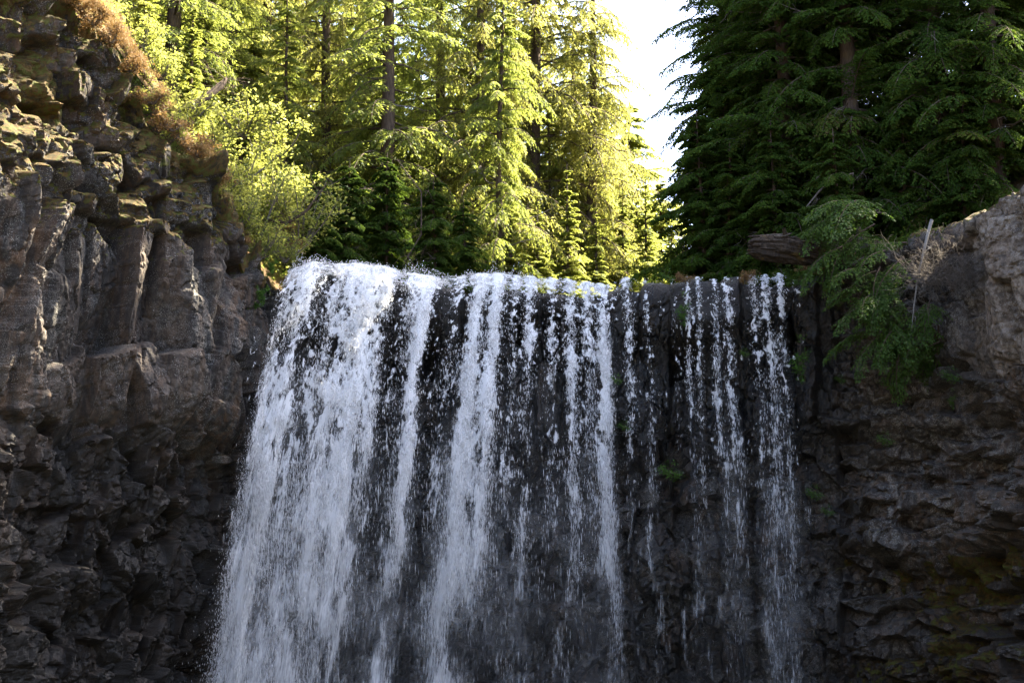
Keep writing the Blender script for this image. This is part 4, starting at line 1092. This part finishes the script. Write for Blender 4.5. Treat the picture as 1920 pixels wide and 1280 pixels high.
    # leaning dead trunk on the slope
    def pole(name, k, r, lab, mat=M_DEAD, cat='dead tree', nt=8):
        root = empty(name, at(*k[0])); o = np.array(root.location); P = np.array([at(*q) for q in k]) - o
        T = Tubes(); T.tube(P, r, 8, .12); obj('trunk', T.mesh('trunk', mat), root)
        nonlocal W
        W = Tubes()
        for i in range(nt): twig(P[rg.integers(1, len(P))], rg.normal(0, .7, 3), rg.uniform(.4, .9), .012, 1)
        tag(obj('twigs', W.mesh('twigs', mat), root), kind='stuff'); tag(root, lab, cat)
    pole('leaning_trunk', [(345, 208, 46.0), (378, 190, 46.2), (415, 160, 46.5), (425, 148, 46.6)], [.13, .12, .10, .05], 'broken dead trunk leaning across the bright slope', M_BARK)
    pole('bare_branch', [(505, 415, 46.4), (540, 418, 46.3), (575, 395, 46.2), (600, 360, 46.2), (612, 345, 46.2)], [.06, .05, .04, .025, .01], 'curved bare branch reaching over the left end of the crest', M_BARK, 'branch')
    pole('dead_limb', [(1600, 325, 46.2), (1565, 335, 46.0), (1535, 360, 45.9), (1512, 388, 45.8)], [.025, .035, .03, .012], 'pale curved dead limb hanging in the dark grove above the log', M_DEAD, 'branch', 3)
    pole('thin_snag', [(745, 300, 49.0), (790, 360, 48.6), (790, 440, 48.4), (765, 480, 48.2), (790, 520, 48.0)], [.012, .02, .022, .018, .012], 'thin crooked dead stem in front of the dark low hemlocks', M_BARK, 'dead tree', 14)
build_dead_wood()

# ------------------------------------------------------------------ hemlock boughs hanging over the bank cliff
def hanging_boughs():
    rg = np.random.default_rng(71)
    bs = bough_set(9, 5, L=2.1, rise=0.08, droop=0.38, weep=0.35, sp=0.09, lsp=0.055, ll=0.11, lw=0.021, width=0.42)
    root = empty('hanging_hemlock', at(1690, 470, 45.2)); o = np.array(root.location)
    LV, LT = [], []; T = Tubes()
    spots = [(1700, 455, 2.5, .9), (1660, 470, 2.8, .8), (1690, 500, 2.4, 1.0), (1680, 530, 2.9, .9), (1700, 560, 2.5, .9), (1720, 590, 2.7, 1.0), (1730, 610, 2.3, .8), (1740, 640, 2.6, .7), (1720, 520, 2.0, .7), (1745, 560, 3.4, .7), (1700, 620, 2.9, .9), (1760, 610, 0.2, .9), (1720, 480, 1.5, .7), (1650, 500, 3.0, .8), (1640, 540, 2.6, .7), (1690, 650, 2.5, .6),
             (1600, 440, 3.0, 1.0), (1580, 420, 2.8, 1.0), (1640, 420, 2.5, 1.1), (1620, 385, 2.9, 1.1), (1660, 400, 2.0, 1.0), (1600, 455, 2.4, 0.8), (1560, 440, 3.2, 0.8), (1620, 505, 2.8, 0.8), (1640, 570, 2.7, 0.8), (1660, 620, 2.6, 0.8)]
    spots += [(px + rg.uniform(-25, 25), py + rg.uniform(-20, 20), az + rg.normal(0, .4), sc * rg.uniform(.7, 1.3)) for px, py, az, sc in spots]
    for px, py, az, sc in spots:
        lv, tn, st = bs[rg.integers(len(bs))]
        Rm = rotz(math.pi + (az - 2.5) * 0.9 + 0.35) @ roty(0.42 + rg.normal(0, .28))
        p = at(px, py, 43.6 if py > 460 else 44.3) - o
        LV.append(((lv * sc).reshape(-1, 3) @ Rm.T + p).reshape(-1, 4, 3)); LT.append(np.clip(tn - 0.08, 0, 0.9))
        for q_, r_ in st[:10]: T.tube((q_ * sc) @ Rm.T + p, r_ * .7, 4)
    obj('branches', T.mesh('branches', M_BARK), root)
    quads_obj('crown', np.concatenate(LV), np.concatenate(LT), M_YOUNG, root)
    tag(root, 'young hemlock with green boughs hanging down over the cliff edge', 'tree')
hanging_boughs()

# ------------------------------------------------------------------ dry moss and grass on the rim, undergrowth on the slope
def blades(rg, base, h, w, n_per, spread, droop=0.5):
    n = len(base) * n_per
    b = np.repeat(base, n_per, 0) + rg.normal(0, 1, (n, 3)) * np.array([spread, spread, 0.02])
    d = rg.normal(0, 0.55, (n, 3)); d[:, 2] = 1; d /= np.linalg.norm(d, axis=1)[:, None]
    L = h * rg.uniform(0.4, 1.3, n)[:, None]
    sd = np.cross(d, rg.normal(0, 1, (n, 3))); sd /= np.linalg.norm(sd, axis=1)[:, None]
    mid = b + d * L * 0.55; tip = b + d * L + (d * np.array([1, 1, 0]) * 0.9 - np.array([0, 0, droop])) * L * 0.5
    ww = w * rg.uniform(0.6, 1.3, n)[:, None]
    return np.stack([b - sd * ww, mid - sd * ww * .6, tip, mid + sd * ww * .6], 1)

def growth():
    rg = np.random.default_rng(81)
    n = 750
    px = 40 + 520 * rg.uniform(0, 1, n); w = np.abs(rg.normal(0, 1.2, n)) - 0.05
    px = np.clip(px, 40, 560)
    ok = vnoise(px / 11, w * 2.0, 401) > 0.55; px = px[ok]; w = w[ok]
    cyv = curveY(px)
    B = np.stack([curveX(px) * (1 + w / cyv), cyv + w, ground_z(px, w) + 0.08], -1)
    px2 = rg.uniform(60, 230, 260); w2 = np.abs(rg.normal(0, 1.6, 260)); cy2 = curveY(px2)
    B = np.concatenate([B, np.stack([curveX(px2) * (1 + w2 / cy2), cy2 + w2, ground_z(px2, w2) + 0.10], -1)])
    Q = blades(rg, B, 0.24, 0.009, 18, 0.05, 1.4)
    o = quads_obj('dry_grass', Q, np.clip(np.repeat(rg.uniform(0, 1, len(B)), 18) + rg.normal(0, .12, len(Q)), 0, 1), M_DRY, None); tag(o, 'dry reddish grass and moss matted along the cliff rim', 'dry grass', kind='stuff')
    n = 3400
    px = rg.uniform(-60, 1240, n); w = 1.5 + 24 * rg.uniform(0, 1, n) ** 1.2
    ok = (vnoise(px / 40, w * 0.8, 402) > 0.35) & ((px < 560) | (w > 4)); px = px[ok]; w = w[ok]
    cyv = curveY(px)
    B = np.stack([curveX(px) * (1 + w / cyv), cyv + w, ground_z(px, w) + 0.25], -1)
    Q = leaf_cloud(rg, B, np.array([0.24, 0.24, 0.2]), 34000, 0.09, 0.8)
    o = quads_obj('undergrowth', Q, rg.uniform(0, 1, len(Q)), M_LEAF, None); tag(o, 'bright green leafy undergrowth covering the slope behind the falls', 'undergrowth', kind='stuff')
    n = 900
    px = rg.uniform(1480, 1800, n); w = np.abs(rg.normal(0, 1.6, n))
    cyv = curveY(px)
    B = np.stack([curveX(px) * (1 + w / cyv), cyv + w, ground_z(px, w) + 0.15], -1)
    Q = leaf_cloud(rg, B, np.array([0.22, 0.22, 0.12]), 7000, 0.07, 0.8)
    o = quads_obj('bank_undergrowth', Q, rg.uniform(0, 1, len(Q)), M_HEM, None); tag(o, 'leafy plants under the hemlocks on the bank, coloured dark as if in their shade', 'undergrowth', kind='stuff')  # dark needle colour stands in for the grove's missing shadow
growth()

def far_woods():
    rg = np.random.default_rng(91)
    QS = []
    for i in range(20):
        px = 180 + 820 * (i + rg.uniform(0, 1)) / 20; Y = rg.uniform(78, 96)
        w = Y - float(curveY(px)); b = np.array([float(curveX(px)) * (1 + w / float(curveY(px))), Y, float(ground_z(px, w))])
        H = rg.uniform(16, 26); n = 2600
        h = H * rg.uniform(0, 1, n) ** 1.15; lay = np.floor(h / 0.8) * 0.8 + rg.uniform(-.1, .1, n)
        az = rg.uniform(0, 6.28, n); r = (0.3 + 3.6 * (1 - h / H)) * rg.uniform(0.15, 1, n) ** 0.6
        c = b + np.stack([r * np.cos(az), r * np.sin(az), lay - 0.22 * r], -1)
        QS.append(leaf_cloud(rg, c, 0.05, n, 0.42, 0.8))
    Q = np.concatenate(QS)
    o = quads_obj('far_woods', Q, rg.uniform(0, .7, len(Q)), M_FIR, None); tag(o, 'distant sunlit forest closing the view behind the conifers', 'forest', kind='stuff')
far_woods()
